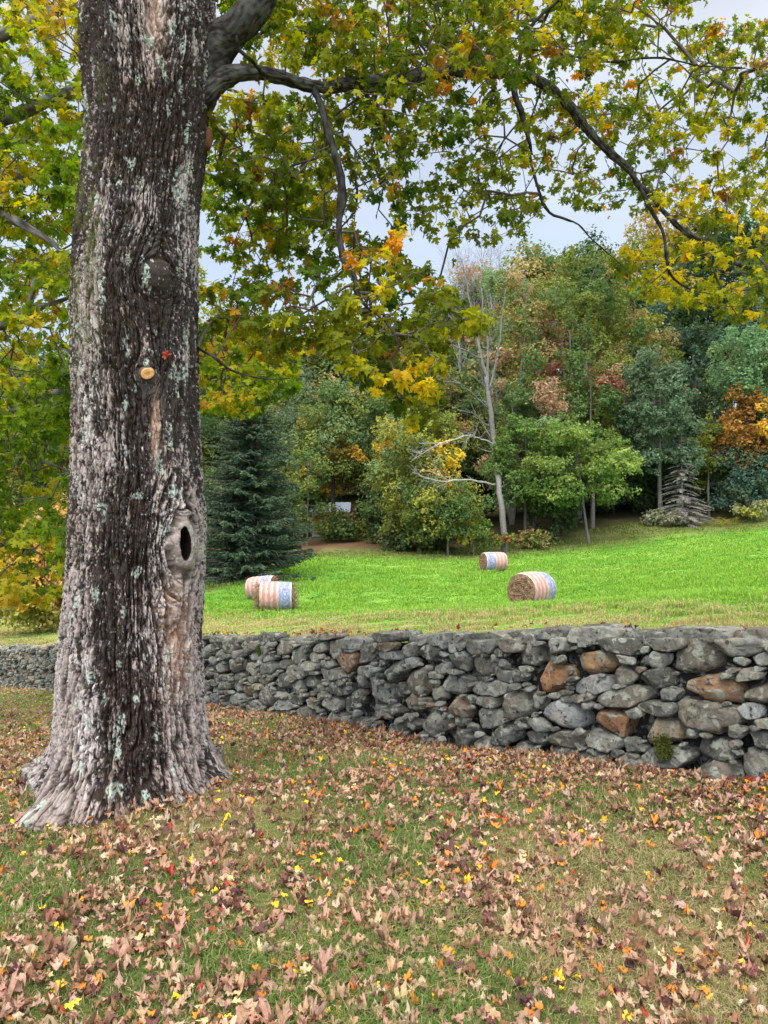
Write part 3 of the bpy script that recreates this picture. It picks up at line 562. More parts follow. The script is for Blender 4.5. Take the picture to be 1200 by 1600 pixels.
# ------------------------------------------------------------------ second maple: stands out of frame on the left, its boughs reach behind the old trunk
def side_maple():
    base = np.array([-8.6, 10.5]); bz = gz(*base)
    t = empty('maple_tree', (base[0], base[1], bz), 'yellow-green maple whose leafy boughs fill the left edge and show behind the big trunk', 'tree'); L0 = np.array([base[0], base[1], bz])
    pl = {'trunk': [np.array([base[0], base[1], bz - .3]), np.array([base[0] + .1, base[1], bz + 2.5]), np.array([base[0], base[1] + .2, bz + 6]), np.array([base[0] + .3, base[1], bz + 10.5])]}
    sk = []
    mb = MB(); p, r_ = smooth_path(pl['trunk'], [.42, .33, .27, .12], .15, .06); tube(mb, p - L0, r_, 18, rough=.25); mb.C = [limb_col(mb.V[0], 5)]; mb.build('trunk', M_WOOD, t); sk.append(p[14:])
    def tp(h): return np.array([base[0] + .05, base[1] + .05, bz + h])
    bl = [([tp(5.9), P(-60, 215, 9.9), P(0, 188, 9.5), P(60, 165, 9.3), P(125, 138, 9.2), P(230, 110, 9.3), P(400, 150, 9.6)], [.14, .10, .085, .08, .07, .05, .015]),
          ([tp(5.2), P(-70, 280, 10), P(0, 276, 9.8), P(60, 270, 9.8), P(125, 262, 9.9), P(260, 250, 10.2), P(380, 300, 10.6)], [.13, .09, .075, .07, .06, .04, .012]),
          ([tp(5.0), P(-50, 310, 8.8), P(0, 335, 8.7), P(35, 352, 8.6), P(70, 372, 8.6), P(110, 400, 8.6)], [.10, .07, .055, .045, .035, .015]),
          ([tp(3.9), P(-60, 530, 9.2), P(0, 512, 9.0), P(40, 490, 8.9), P(85, 475, 8.9), P(160, 440, 9.0)], [.10, .07, .06, .045, .03, .01]),
          ([P(45, 488, 8.9), P(52, 440, 8.9), P(68, 410, 8.9), P(110, 385, 9.0)], [.035, .03, .025, .01]),
          ([tp(3.2), P(-60, 650, 10.5), P(10, 640, 10.5), P(60, 622, 10.6), P(120, 600, 10.8), P(260, 560, 11), P(400, 590, 11.2)], [.10, .06, .05, .045, .04, .03, .01]),
          ([tp(3.0), P(-50, 700, 10), P(20, 690, 10), P(70, 720, 9.9), P(120, 740, 9.9)], [.08, .05, .035, .02, .01]),
          ([tp(2.8), P(-80, 800, 10.4), P(0, 830, 10.4), P(80, 870, 10.5)], [.07, .04, .03, .01]),
          ([tp(7.5), P(0, 60, 10), P(140, 10, 10), P(330, 30, 10.5)], [.12, .08, .06, .02]),
          ([tp(6.6), P(100, 200, 12), P(300, 200, 12.5), P(470, 300, 12.5)], [.12, .08, .05, .015])]
    for k, (p, r_) in enumerate(bl):
        p, r_ = smooth_path(np.array(p), r_, .09, .10, seed=40 + k); mb = MB(); tube(mb, p - L0, r_, 10, rough=.3, seed=k); mb.C = [limb_col(mb.V[0], 20 + k) * .8]; mb.build('branch', M_WOOD, t); sk.append(p[3:])
    rg = [([(-120, -80), (330, -120), (330, 160), (130, 150), (-120, 180)], (8.0, 11), 330), ([(-120, 150), (140, 140), (140, 420), (-120, 420)], (8.2, 12), 300), ([(-120, 400), (140, 400), (140, 700), (-120, 700)], (8.2, 12), 330),
          ([(-120, 680), (130, 680), (120, 860), (80, 940), (-120, 930)], (8.5, 11.5), 260), ([(310, 150), (520, 160), (520, 330), (420, 370), (310, 320)], (10, 13), 130), ([(300, 500), (460, 520), (470, 600), (420, 640), (310, 650)], (10, 12.5), 150), ([(140, 150), (320, 150), (320, 640), (140, 640)], (10.5, 13), 120)]
    A = []
    r1 = np.random.default_rng(8)
    for poly, (d0, d1), n in rg:
        q = in_poly(poly, int(n * 3.2), r1); n = int(n * 2.3); d = r1.uniform(d0, d1, len(q)); pt = PA(q[:, 0], q[:, 1], d); keep = fbm(pt * np.array([1.2, 1.2, 2.2]), 79, 2) + r1.normal(0, .06, len(pt)); A.append(pt[np.argsort(-keep)[:n]])
    A = np.concatenate(A); pts, par, n0 = grow(np.concatenate(sk), None, A, bf=.25, seg=.2, seed=5)
    V, Q, C, child, rad = twig_mesh(pts - L0, par, n0, tip=.003, k=.0028, seg=3); o = mesh_obj('twigs', V, Q, M_WOOD, t, C); o['kind'] = 'stuff'
    def cf(pos, r_):
        px, py, _ = project(pos); n = len(pos); nz = fbm(pos * .9, 25, 3) + r_.normal(0, .06, n); g = lambda a, b, sx, sy: np.exp(-((px - a) / sx) ** 2 - ((py - b) / sy) ** 2)
        t_ = .58 + (nz - .5) * 2.6 + .25 * g(60, 500, 150, 120) - .04 * g(40, 720, 120, 70) + .38 * sst(810, 920, py) - .15 * g(40, 300, 150, 60)
        stops = np.array([0, .3, .6, .85, 1.1, 1.5]); cs = np.stack([GREEN * 1.3, np.array([.16, .25, .02]), np.array([.28, .36, .025]), np.array([.48, .42, .03]), np.array([.56, .42, .04]), np.array([.50, .30, .06])])
        return np.stack([np.interp(t_, stops, cs[:, k]) for k in range(3)], -1) * r_.uniform(.65, 1.05, (n, 1))
    pos, B, sz, cc, _ = leaves_on(pts, par, n0, child, 18, .95, .076, cf, 12); print('side leaves', len(pos))
    V, T, C = instance(LT[:3], rng.integers(0, 3, len(pos)), pos - L0, B, sz, cc); o = mesh_obj('crown', V, T, M_LEAF, t, C, smooth=False); o['kind'] = 'stuff'
side_maple()

# ------------------------------------------------------------------ woods behind the field
def leaf_quads(pos, nrm, sz, cols, r_, elong=1.5):
    n = len(pos); t = unit(np.cross(nrm, r_.normal(0, 1, (n, 3)))); b = np.cross(nrm, t); s = sz[:, None]
    v0 = pos - t * s * elong * .5; v1 = pos + b * s * .42 + nrm * s * .12; v2 = pos + t * s * elong * .5; v3 = pos - b * s * .42 + nrm * s * .12
    V = np.stack([v0, v1, v2, v3], 1).reshape(-1, 3); Q = np.arange(n * 4).reshape(-1, 4); return V, Q, np.repeat(cols, 4, 0)
def pick_cols(p, cols, r_, spread=.5):
    """colours with spatial drift: cols = [(rgb, weight)]"""
    ws = np.cumsum([w_ for _, w_ in cols]); ws = ws / ws[-1]; f = np.clip((fbm(p * spread, int(r_.integers(999)), 2) - .5) * 2.2 + .5 + r_.normal(0, .10, len(p)), 0, .999)
    i = np.searchsorted(ws, f); return np.array([c for c, _ in cols])[np.clip(i, 0, len(cols) - 1)]
def trunk_paths(h, lean, r_, rbase, bend=.04):
    z = np.linspace(-.4, h, 9); x = lean[0] * z / h + np.cumsum(r_.normal(0, bend * h / 9, 9)); y = lean[1] * z / h + np.cumsum(r_.normal(0, bend * h / 9, 9)); x -= x[0]; y -= y[0]
    return np.stack([x, y, z], -1), np.linspace(1, .12, 9) * rbase
def broad_tree(*a_, **k_):
    if k_.get('nc', 34) > 0: k_['nc'] = int(k_.get('nc', 34) * 1.5)
    return broad_tree_(*a_, **k_)
def broad_tree_(name, px, depth, top, hw, low, cols, label, cat='tree', group=None, seed=0, nc=34, dens=1.0, rtrunk=None, tcol=(.17, .15, .13), lean=(0, 0), base_py=None, stems=1, clump=.30, leafk=.0027, flat=.95, openness=0):
    """px centre, top/low = photo rows of crown top and lowest leaves, hw = half width in px"""
    r_ = np.random.default_rng(seed + 100); b = P(px, 800, depth); x0, y0 = b[0], b[1]; z0 = gz(x0, y0)
    zt = P(px, top, depth)[2]; zl = max(P(px, low, depth)[2], z0 + .2); W_ = hw * depth / F; H = zt - z0; hc = zt - zl
    L0 = np.array([x0, y0, z0]); t = empty(name, L0, label, cat, group)
    rt = rtrunk or max(.12, H * .016); mb = MB(); nodes = []
    for k in range(stems):
        ln = np.array(lean) if stems == 1 else np.array([r_.uniform(-1, 1), r_.uniform(-.6, .6)]) * W_ * .5
        p, rr = trunk_paths(H * .86, ln, r_, rt / math.sqrt(stems)); p, rr = smooth_path(p, rr, H * .03); tube(mb, p, rr, 8, col=np.array(tcol) * r_.uniform(.85, 1.1)); nodes.append(p[p[:, 2] > (zl - z0) * .6])
    nodes = np.concatenate(nodes)
    # clump centres within an uneven egg
    n = nc; c = []
    while len(c) < n:
        q = r_.uniform(-1, 1, 3); rad_ = np.sqrt(q[0] ** 2 + q[1] ** 2); prof_ = max(0, 1 - ((q[2] + .15) / 1.15) ** 2.4) ** .5 if q[2] > -.15 else 1 - .25 * (-.15 - q[2])
        if rad_ < prof_ and (rad_ > prof_ * .45 or q[2] > .4): c.append(q * np.array([W_ * .92, W_ * .8, hc * .49]))
    c = np.array(c) + np.array([lean[0] * .6, lean[1] * .6, (zl - z0) + hc * .52]); cr0 = r_.uniform(.6, 1.25, n) * W_ * clump * .92; n = int(n)
    c = c + np.stack([fbm(c * .25, seed + 5, 2) - .5, fbm(c * .25, seed + 6, 2) - .5, 0 * c[:, 0]], -1) * W_ * .5
    pts, par, n0 = grow(nodes, None, c, bf=.4, seg=H * .05, seed=seed + 1)
    Vt, Qt, Ct, child, rad = twig_mesh(pts, par, n0, tip=.02 * depth / 70, k=.02 * depth / 70, seg=4, rmax=rt * .5, col=tcol)
    mb.add(Vt, Qt, col=np.array(tcol)); mb.build('trunk', M_WOOD, t)
    ls = leafk * depth; per = np.maximum(20, (dens * 3.0 * (cr0 ** 2) * 3.1 / (ls * ls * .6))).astype(int); src = np.repeat(np.arange(n), per); m = len(src)
    u = unit(r_.normal(0, 1, (m, 3))); u[:, 2] = np.where(u[:, 2] < 0, u[:, 2] * .7, u[:, 2]); rr = r_.uniform(.55, 1.02, m) ** .7
    p = c[src] + u * (rr * cr0[src])[:, None] * np.array([1.1, 1.1, flat]) * (.8 + .5 * fbm(u * 2.5 + src[:, None] * 3.3, 4, 2))[:, None]
    p = p + (np.stack([fbm(p * (2.2 / W_ * 2), 3 + k, 2) for k in range(3)], -1) - .5) * cr0[src][:, None] * 1.5
    p = p + (np.stack([fbm(p * (9 / W_), 13 + k, 2) for k in range(3)], -1) - .5) * cr0[src][:, None] * 1.1
    nrm = unit(u * .7 + np.array([0, 0, .55]) + r_.normal(0, .5, (m, 3)))
    ccol = FB * pick_cols(c + 7.7 * seed, cols, r_, .35 * 6 / max(W_, 2)); ccol = ccol * r_.uniform(.82, 1.18, (n, 1)); col = ccol[src] * r_.uniform(.72, 1.28, (m, 1))
    if openness: k_ = fbm(p * 1.1, 8, 2) > openness; p, nrm, col = p[k_], nrm[k_], col[k_]; m = len(p)
    p[:, 2] = np.maximum(p[:, 2], .1)
    V, Q, C = leaf_quads(p, nrm, ls * r_.uniform(.6, 1.35, m), col, r_); o = mesh_obj('crown', V, Q, M_FOL, t, C, smooth=False); o['kind'] = 'stuff'
    return t
def conifer(name, px, depth, top, hw, cols, label, seed=0, group=None, dead=False, base_hw=None, tcol=(.16, .12, .10), whorls=34, ztop=None):
    r_ = np.random.default_rng(seed + 500); b = P(px, 800, depth); z0 = gz(b[0], b[1]); L0 = np.array([b[0], b[1], z0]); H = P(px, top, depth)[2] - z0; W_ = hw * depth / F
    t = empty(name, L0, label, 'dead tree' if dead else 'tree', group); mb = MB(); tz = np.linspace(-.3, H, 14); tp = np.stack([r_.normal(0, .02, 14) * H * .1, r_.normal(0, .02, 14) * H * .1, tz], -1); tp[0] = [0, 0, -.3]
    tube(mb, tp, np.linspace(1, .08, 14) * max(.08, H * .016), 8, col=np.array(tcol)); LV, LQ, LC = [], [], []; n_ = 0
    for k in range(whorls):
        f = (k + .3) / whorls; z = H * (.03 + .95 * f); Lb = W_ * (1 - f) ** (.8 if dead else .55) * (1.0 if f > .08 else .92) + .12
        zb_ = z
        for q in range(r_.integers(7, 11) if not dead else r_.integers(4, 6)):
            z = zb_ + r_.uniform(-.5, .5) * H / whorls * 1.6
            a = r_.uniform(0, 2 * math.pi); L = Lb * r_.uniform(.72, 1.12); d = np.array([math.cos(a), math.sin(a), 0]); s = np.linspace(0, 1, 7)
            droop = (-.28 * s + .22 * s ** 2.5) if not dead else (-.10 * s - .15 * s ** 2)
            path = d * (s * L)[:, None] + np.array([0, 0, 1]) * (z + droop * L)[:, None]; tube(mb, path, np.linspace(1, .15, 7) * (.012 * L + .006) * (.7 if dead else 1), 3, col=np.array(tcol) * r_.uniform(.8, 1.3), cap=False)
            side = np.array([-d[1], d[0], 0])
            m = int((100 if dead else 62) * (L / W_ + .25) * (1 if not dead else 1)); u = r_.random(m) ** .8; base = np.stack([np.interp(u, s, path[:, j]) for j in range(3)], -1)
            sg = r_.choice([-1, 1], m)[:, None]; ln = (L * .30 * (1.05 - u * .75) * r_.uniform(.5, 1.1, m))[:, None]; dr = unit(d * .75 + side * sg * r_.uniform(.4, 1.0, (m, 1)) + np.array([0, 0, -.35 if not dead else -.2]) * r_.uniform(.2, 1.6, (m, 1)))
            if not dead:
                cl = np.array(cols[0]) * r_.uniform(.75, 1.3, (m, 1)) if r_.random() < .75 else np.array(cols[1]) * r_.uniform(.8, 1.25, (m, 1))
                wd = .0016 * depth * .8
                for rep in range(3):
                    b0 = base + dr * ln * rep * .3; e0 = b0 + dr * ln * .5 + r_.normal(0, .05, (m, 3)) * ln; w_ = unit(np.cross(dr, r_.normal(0, 1, (m, 3)))) * wd
                    V = np.stack([b0 - w_ * .5, b0 + w_ * .7, e0 + w_ * .2, e0 - w_ * .6], 1).reshape(-1, 3); LV.append(V); LQ.append(np.arange(m * 4).reshape(-1, 4) + n_); LC.append(np.repeat(cl, 4, 0)); n_ += m * 4
            else:
                wd = .00028 * depth; e0 = base + dr * ln * 1.2; w_ = unit(np.cross(dr, r_.normal(0, 1, (m, 3)))) * wd; V = np.stack([base - w_, base + w_, e0 + w_ * .5, e0 - w_ * .5], 1).reshape(-1, 3)
                LV.append(V); LQ.append(np.arange(m * 4).reshape(-1, 4) + n_); LC.append(np.tile(np.array(tcol) * r_.uniform(.7, 1.3), (m * 4, 1))); n_ += m * 4
    mb.build('trunk', M_WOOD, t); o = mesh_obj('twigs' if dead else 'crown', np.concatenate(LV), np.concatenate(LQ), M_WOOD if dead else M_NEEDLE, t, np.concatenate(LC), smooth=False); o['kind'] = 'stuff'; return t
def bare_tree(name, stems, label, tcol=(.17, .16, .145), seed=0, cat='dead tree', group=None, twl=1.0, ntw=10, grounded=True):
    """stems = list of [(px, py, depth, r)...]; the first point of the first stem is the base"""
    r_ = np.random.default_rng(seed + 900); b = P(*stems[0][0][:3]); z0 = gz(b[0], b[1]); L0 = np.array([b[0], b[1], z0]); t = empty(name, L0, label, cat, group); mb = MB(); tm = MB()
    for k, st in enumerate(stems):
        p = np.array([P(*q[:3]) for q in st]); 
        if k == 0 and grounded: p[0, 2] = z0 - .3
        rr = np.array([q[3] for q in st]); p, rr = smooth_path(p, rr, .6, .35, seed + k); tube(mb, p - L0, rr, 6, col=np.array(tcol) * r_.uniform(.85, 1.1), rough=.2)
        n = int(len(p) * ntw / 10) + 2; ii = r_.integers(len(p) // 3, len(p), n)
        for i in ii:
            d = unit(p[min(i + 1, len(p) - 1)] - p[max(i - 1, 0)] + 1e-4); o_ = unit(d * r_.uniform(.3, 1) + r_.normal(0, .6, 3)); L = r_.uniform(.5, 1.8) * twl * (rr[i] / rr[0] + .5); s = np.linspace(0, 1, 4)[:, None]
            q = p[i] + o_ * s * L + np.array([0, 0, .25]) * L * s ** 2 + r_.normal(0, .04, (4, 3)) * L * s; tube(tm, q - L0, np.linspace(max(.018, rr[i] * .35), .008, 4), 3, col=np.array(tcol) * r_.uniform(.75, 1.1), cap=False)
            for j in range(3):
                o2 = unit(o_ + r_.normal(0, .5, 3)); q2 = q[1 + j % 3] + o2 * s * L * .5; tube(tm, q2 - L0, np.linspace(.012, .006, 4), 3, col=np.array(tcol) * .85, cap=False)
    mb.build('trunk', M_WOOD, t); o = tm.build('twigs', M_WOOD, t); o['kind'] = 'stuff'; return t

FB = 1.42
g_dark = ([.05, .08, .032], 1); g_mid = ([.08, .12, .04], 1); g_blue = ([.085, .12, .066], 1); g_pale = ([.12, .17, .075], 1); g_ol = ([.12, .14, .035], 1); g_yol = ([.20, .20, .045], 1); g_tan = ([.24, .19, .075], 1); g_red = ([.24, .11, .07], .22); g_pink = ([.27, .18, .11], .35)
g_yel = ([.42, .30, .035], .5); g_bri = ([.095, .145, .036], 1); g_bri2 = ([.15, .195, .05], .8); g_rust = ([.19, .10, .03], 1); g_gold = ([.38, .24, .04], 1)
def W(c, w_): return (c[0], w_)
# hillside rows at the very back close the wood
back = [(40, 130, 560, 120, 'grey-green'), (200, 130, 520, 130, 'grey-green'), (345, 132, 520, 105, 'plum-brown'), (440, 128, 535, 85, 'grey-olive'), (520, 135, 500, 90, 'olive'), (610, 128, 520, 90, 'dull green'), (690, 120, 470, 80, 'dull olive'), (770, 118, 415, 80, 'tan-olive'),
        (850, 125, 385, 95, 'tan-green'), (950, 120, 365, 90, 'dark green'), (1040, 122, 345, 95, 'olive-tan'), (1140, 120, 335, 90, 'dark green'), (1240, 118, 330, 90, 'dull green')]
bc = {'grey-green': [g_blue, g_mid], 'plum-brown': [([.15, .10, .07], 1), g_ol, ([.20, .09, .07], .4)], 'grey-olive': [g_ol, g_blue, g_tan], 'olive': [g_ol, g_yol, g_mid], 'dull green': [g_mid, g_blue, g_dark], 'dull olive': [g_ol, g_mid, g_pink], 'tan-olive': [g_tan, g_ol, g_pink, g_yol],
      'tan-green': [g_ol, g_mid, g_tan, g_pink], 'dark green': [g_dark, g_mid], 'olive-tan': [g_mid, g_ol, g_tan]}
where = ['above the far left treeline', 'behind the big trunk', 'high behind the spruce', 'high on the slope right of the spruce', 'behind the olive trees in the middle', 'high behind the yellow sprays', 'beside the bare dead treetop', 'on the skyline right of the bare twigs', 'on the skyline above the tall mixed trees', 'on the skyline under the hanging twigs',
         'on the skyline behind the yellow-orange maple leaves', 'on the slope behind the rightmost yellow leaves', 'at the right edge of the skyline']
for k, (px, d, top, hw, cn) in enumerate(back):
    broad_tree('broadleaf_tree', px, d, top, hw, 800, bc[cn], f'{cn} tree {where[k]}', seed=200 + k, nc=64, dens=1.0, group='trees on the wooded slope', clump=.30, leafk=.0032)
T_ = broad_tree
# left of and behind the trunk
T_('broadleaf_tree', -60, 60, 560, 150, 945, [g_mid, g_ol, g_gold], 'dull green tree on the far left treeline below the yellow boughs', seed=1, nc=34)
T_('broadleaf_tree', 110, 58, 600, 90, 940, [g_dark, g_mid, g_ol], 'dark tree at the field edge just left of the big trunk', seed=2, nc=30)
T_('golden_tree', 120, 30, 815, 125, 955, [g_gold, W(g_yol, .8), g_yel, ([.36, .23, .09], .8)], 'golden-orange tree low over the field, spreading left from behind the big trunk', seed=3, nc=44, clump=.34, leafk=.0036, rtrunk=.12)
T_('broadleaf_tree', 250, 62, 560, 90, 915, [g_dark, g_mid], 'dark green tree hidden mostly by the big trunk beside the spruce', seed=4, nc=26)
conifer('spruce_tree', 392, 50, 575, 100, [[.065, .10, .06], [.10, .14, .075]], 'dark green spruce with drooping boughs down to the field, right of the trunk', seed=3, whorls=60)
T_('broadleaf_tree', 452, 92, 590, 60, 790, [g_mid, g_blue, g_ol], 'grey-green tree rising just behind the spruce', seed=5, nc=34)
T_('broadleaf_tree', 520, 86, 610, 62, 765, [g_ol, g_pale, g_mid, W(g_gold, .25)], 'olive tree over the dark gap in the woods', seed=6, nc=40, rtrunk=.34, tcol=(.07, .06, .05))
T_('broadleaf_tree', 578, 88, 600, 55, 770, [g_ol, g_mid, g_tan], 'olive-brown tree with a dark straight trunk in the middle of the wood', seed=7, nc=34, rtrunk=.28, tcol=(.06, .05, .045))
T_('broadleaf_tree', 480, 80, 700, 36, 835, [g_mid, g_ol], 'small grey-olive tree leaning over the leafy bank beside the spruce', seed=8, nc=22, rtrunk=.1)
T_('broadleaf_tree', 612, 80, 740, 42, 850, [g_dark, g_mid], 'dark shrubby tree at the left foot of the olive-yellow tree', seed=9, nc=24)
T_('broadleaf_tree', 655, 73, 628, 76, 835, [g_ol, g_yol, W(g_pale, .6), W(g_yel, .25)], 'wide olive-yellow tree spreading low over the field edge', seed=10, nc=60, clump=.24)
T_('broadleaf_tree', 700, 70, 745, 66, 850, [g_ol, g_mid, g_yol], 'low dense olive tree at the field edge left of the leaning dead trunk', seed=11, nc=44, clump=.25)
T_('broadleaf_tree', 620, 77, 640, 34, 760, [g_yel, g_gold, W(g_yol, 1)], 'tree with bright yellow sprays in the middle of the wood', seed=12, nc=26, clump=.26)
T_('broadleaf_tree', 700, 86, 570, 70, 740, [([.14, .12, .05], 1), g_ol, g_red, g_mid], 'brown-olive tree behind the white broken branches', seed=13, nc=40)
T_('shrub', 40, 52, 905, 90, 962, [g_dark, g_dark, g_mid], 'dark hedge-like bush at the far field edge under the golden boughs', 'shrub', seed=40, nc=30, rtrunk=.05)
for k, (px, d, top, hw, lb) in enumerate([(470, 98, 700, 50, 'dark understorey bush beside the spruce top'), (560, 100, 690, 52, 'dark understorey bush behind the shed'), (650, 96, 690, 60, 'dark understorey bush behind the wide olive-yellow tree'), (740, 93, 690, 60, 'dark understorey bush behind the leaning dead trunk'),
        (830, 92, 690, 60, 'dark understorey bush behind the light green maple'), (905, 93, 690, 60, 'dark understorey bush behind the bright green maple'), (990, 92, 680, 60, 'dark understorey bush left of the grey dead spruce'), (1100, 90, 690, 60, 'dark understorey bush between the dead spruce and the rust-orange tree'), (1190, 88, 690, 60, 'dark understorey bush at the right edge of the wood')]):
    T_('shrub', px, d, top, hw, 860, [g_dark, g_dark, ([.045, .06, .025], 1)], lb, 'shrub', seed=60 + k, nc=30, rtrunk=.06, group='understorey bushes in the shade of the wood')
# right-hand wood
T_('broadleaf_tree', 800, 88, 410, 84, 700, [g_pale, g_tan, g_ol, W(g_pink, .3)], 'tall tan-olive tree right of the bare dead treetop', seed=14, nc=70, clump=.20, stems=3, tcol=(.24, .22, .20), dens=.8, openness=.40)
T_('broadleaf_tree', 905, 86, 385, 92, 690, [g_ol, g_mid, g_tan, g_pink, g_red], 'tallest mixed olive and rusty tree on the right slope', seed=15, nc=80, clump=.19, stems=3, tcol=(.22, .20, .18), dens=.8, openness=.38)
T_('broadleaf_tree', 985, 90, 430, 70, 680, [g_tan, g_ol, g_yol, W(g_pale, .5)], 'tan-green tree crown left of the dark hemlocks', seed=16, nc=56, clump=.22, stems=2, dens=.85)
T_('broadleaf_tree', 830, 80, 560, 80, 800, [g_mid, W(g_pale, .5), g_mid, W(g_ol, .7), W(g_pink, .2)], 'mid green tree below the tall tan-olive trees', seed=17, nc=56, clump=.22, stems=2, tcol=(.2, .18, .16))
T_('broadleaf_tree', 925, 80, 555, 62, 760, [g_mid, g_ol, W(g_red, .3), W(g_pink, .3)], 'green tree flushed with dull red left of the blue-green tree', seed=18, nc=46, clump=.23)
T_('broadleaf_tree', 1030, 79, 552, 66, 745, [g_blue, W(g_blue, 1), ([.10, .145, .085], 1)], 'rounded blue-green tree above the grey dead spruce', seed=19, nc=56, clump=.22)
T_('broadleaf_tree', 1085, 96, 440, 72, 740, [g_dark, ([.06, .10, .065], 1)], 'dark green tree behind the blue-green crown', seed=20, nc=56, clump=.22)
T_('broadleaf_tree', 1185, 92, 430, 80, 740, [([.06, .10, .06], 1), g_dark, g_blue], 'dark green tree at the right edge behind the pale green crown', seed=21, nc=56, clump=.22)
T_('broadleaf_tree', 1165, 82, 505, 62, 640, [([.11, .18, .085], 1), g_pale], 'pale green leafy crown high at the right edge', seed=22, nc=40, clump=.24)
T_('broadleaf_tree', 1168, 80, 612, 56, 735, [g_rust, ([.24, .13, .035], .8), W(g_gold, .2)], 'rust-orange tree at the right edge of the wood', seed=23, nc=44, clump=.23, tcol=(.08, .07, .06))
T_('broadleaf_tree', 1108, 81, 650, 34, 765, [([.16, .17, .03], 1), g_ol], 'mustard-green small tree left of the rust-orange one', seed=24, nc=26)
T_('broadleaf_tree', 1240, 82, 600, 70, 790, [g_dark, g_blue], 'dark tree just beyond the right edge of the wood', seed=25, nc=34)
T_('shrub', 1160, 80, 705, 52, 792, [([.06, .10, .075], 1), g_blue], 'blue-green bush mass under the rust-orange tree', 'shrub', seed=26, nc=34, rtrunk=.06)
T_('shrub', 1075, 84, 690, 50, 805, [g_dark, ([.04, .07, .04], 1)], 'dark undergrowth bush right behind the grey dead spruce', 'shrub', seed=27, nc=30, rtrunk=.06)
T_('shrub', 960, 86, 690, 70, 790, [g_dark, g_dark], 'dark bush in the deep shade behind the bright green maple', 'shrub', seed=28, nc=34, rtrunk=.06)
T_('maple_tree', 922, 72, 655, 78, 790, [g_bri, g_bri2, W(g_bri, 1)], 'bright green maple bending over the field edge', seed=29, nc=40, clump=.26, flat=.42, dens=.85, rtrunk=.16, tcol=(.15, .13, .11), lean=(-1.2, 0))
T_('maple_tree', 820, 74, 645, 58, 800, [([.10, .15, .045], 1), g_bri, W(g_pale, .6)], 'light green maple between the leaning dead trunk and the bright green one', seed=30, nc=40, clump=.26, flat=.45, dens=.9, rtrunk=.2, tcol=(.07, .06, .05))
T_('broadleaf_tree', 868, 76, 690, 50, 838, [g_dark, g_mid], 'dark leafy tree with a thick black trunk at the field edge', seed=31, nc=26, rtrunk=.36, tcol=(.045, .038, .032))
T_('shrub', 740, 69.5, 806, 26, 858, [g_bri2, g_bri, W(g_yel, .4)], 'yellow-green bush at the field edge left of the leaning trunk', 'shrub', seed=32, nc=20, rtrunk=.05)
T_('shrub', 782, 70, 836, 20, 852, [([.22, .10, .04], 1), g_ol], 'low reddish bush at the foot of the leaning trunk', 'shrub', seed=33, nc=14, rtrunk=.04)
T_('shrub', 835, 72, 832, 30, 852, [([.18, .16, .06], 1), g_ol, ([.22, .13, .06], .5)], 'low straw-coloured scrub right of the leaning trunk', 'shrub', seed=34, nc=18, rtrunk=.04)
T_('shrub', 1175, 77.5, 786, 26, 806, [([.24, .24, .12], 1), g_yol], 'pale feathery bush right of the golden fern clump', 'shrub', seed=36, nc=16, rtrunk=.04)
T_('shrub', 1048, 77.5, 806, 36, 820, [g_pale, ([.20, .19, .13], 1)], 'low grey-green weeds under the grey dead spruce', 'shrub', seed=37, nc=18, rtrunk=.03)
T_('shrub', 530, 84, 806, 50, 850, [g_ol, g_mid, ([.12, .08, .04], .6)], 'brown-green brush in the dark gap of the woods', 'shrub', seed=38, nc=20, rtrunk=.04)
T_('shrub', 650, 75, 800, 60, 858, [g_dark, g_mid, ([.09, .10, .04], .7)], 'dark low brush along the middle of the field edge', 'shrub', seed=39, nc=28, rtrunk=.04)
conifer('dead_spruce', 1066, 78, 676, 46, None, 'grey leafless spruce skeleton at the field edge on the right', seed=9, dead=True, tcol=(.27, .245, .215), whorls=34)
bare_tree('dead_tree', [[(790, 842, 71, .34), (782, 780, 71.5, .28), (772, 700, 75.2, .26), (766, 640, 75.4, .25), (760, 590, 75.5, .22)], [(762, 600, 75.5, .17), (748, 540, 75.6, .15), (738, 490, 75.7, .10), (728, 440, 75.8, .05), (722, 405, 75.9, .03)],
     [(762, 600, 75.5, .14), (762, 540, 75.6, .12), (756, 500, 75.6, .08), (752, 450, 75.7, .05)], [(764, 610, 75.4, .12), (776, 560, 75.2, .10), (784, 500, 75, .07), (790, 450, 75, .04)], [(770, 690, 75.2, .08), (745, 650, 75, .07), (715, 640, 71.6, .05)], [(764, 640, 75.4, .08), (720, 600, 71.6, .06), (690, 596, 71.2, .04)],
     [(750, 560, 75.5, .08), (720, 545, 71.8, .06), (695, 538, 71.5, .04), (672, 545, 71.3, .03)]], 'leaning pale dead tree with bare forked top at the field edge', seed=1, ntw=8, twl=1.1)
bare_tree('fallen_branch', [[(774, 758, 72, .09), (735, 750, 68.2, .075), (700, 752, 66.8, .06), (672, 748, 66.5, .04), (650, 740, 66.3, .02)], [(700, 752, 66.8, .04), (685, 742, 66.5, .03), (665, 735, 66.3, .02)], [(725, 682, 66.5, .05), (700, 688, 66.2, .05), (670, 702, 66, .03), (640, 722, 65.8, .02)], [(772, 694, 73, .07), (745, 684, 69, .06), (725, 682, 66.5, .05), (690, 692, 66.2, .035), (655, 692, 66, .02)]],
     'bleached white broken branches jutting out of the olive tree', tcol=(.38, .36, .33), seed=2, cat='dead branches', ntw=12, twl=.8, grounded=False)
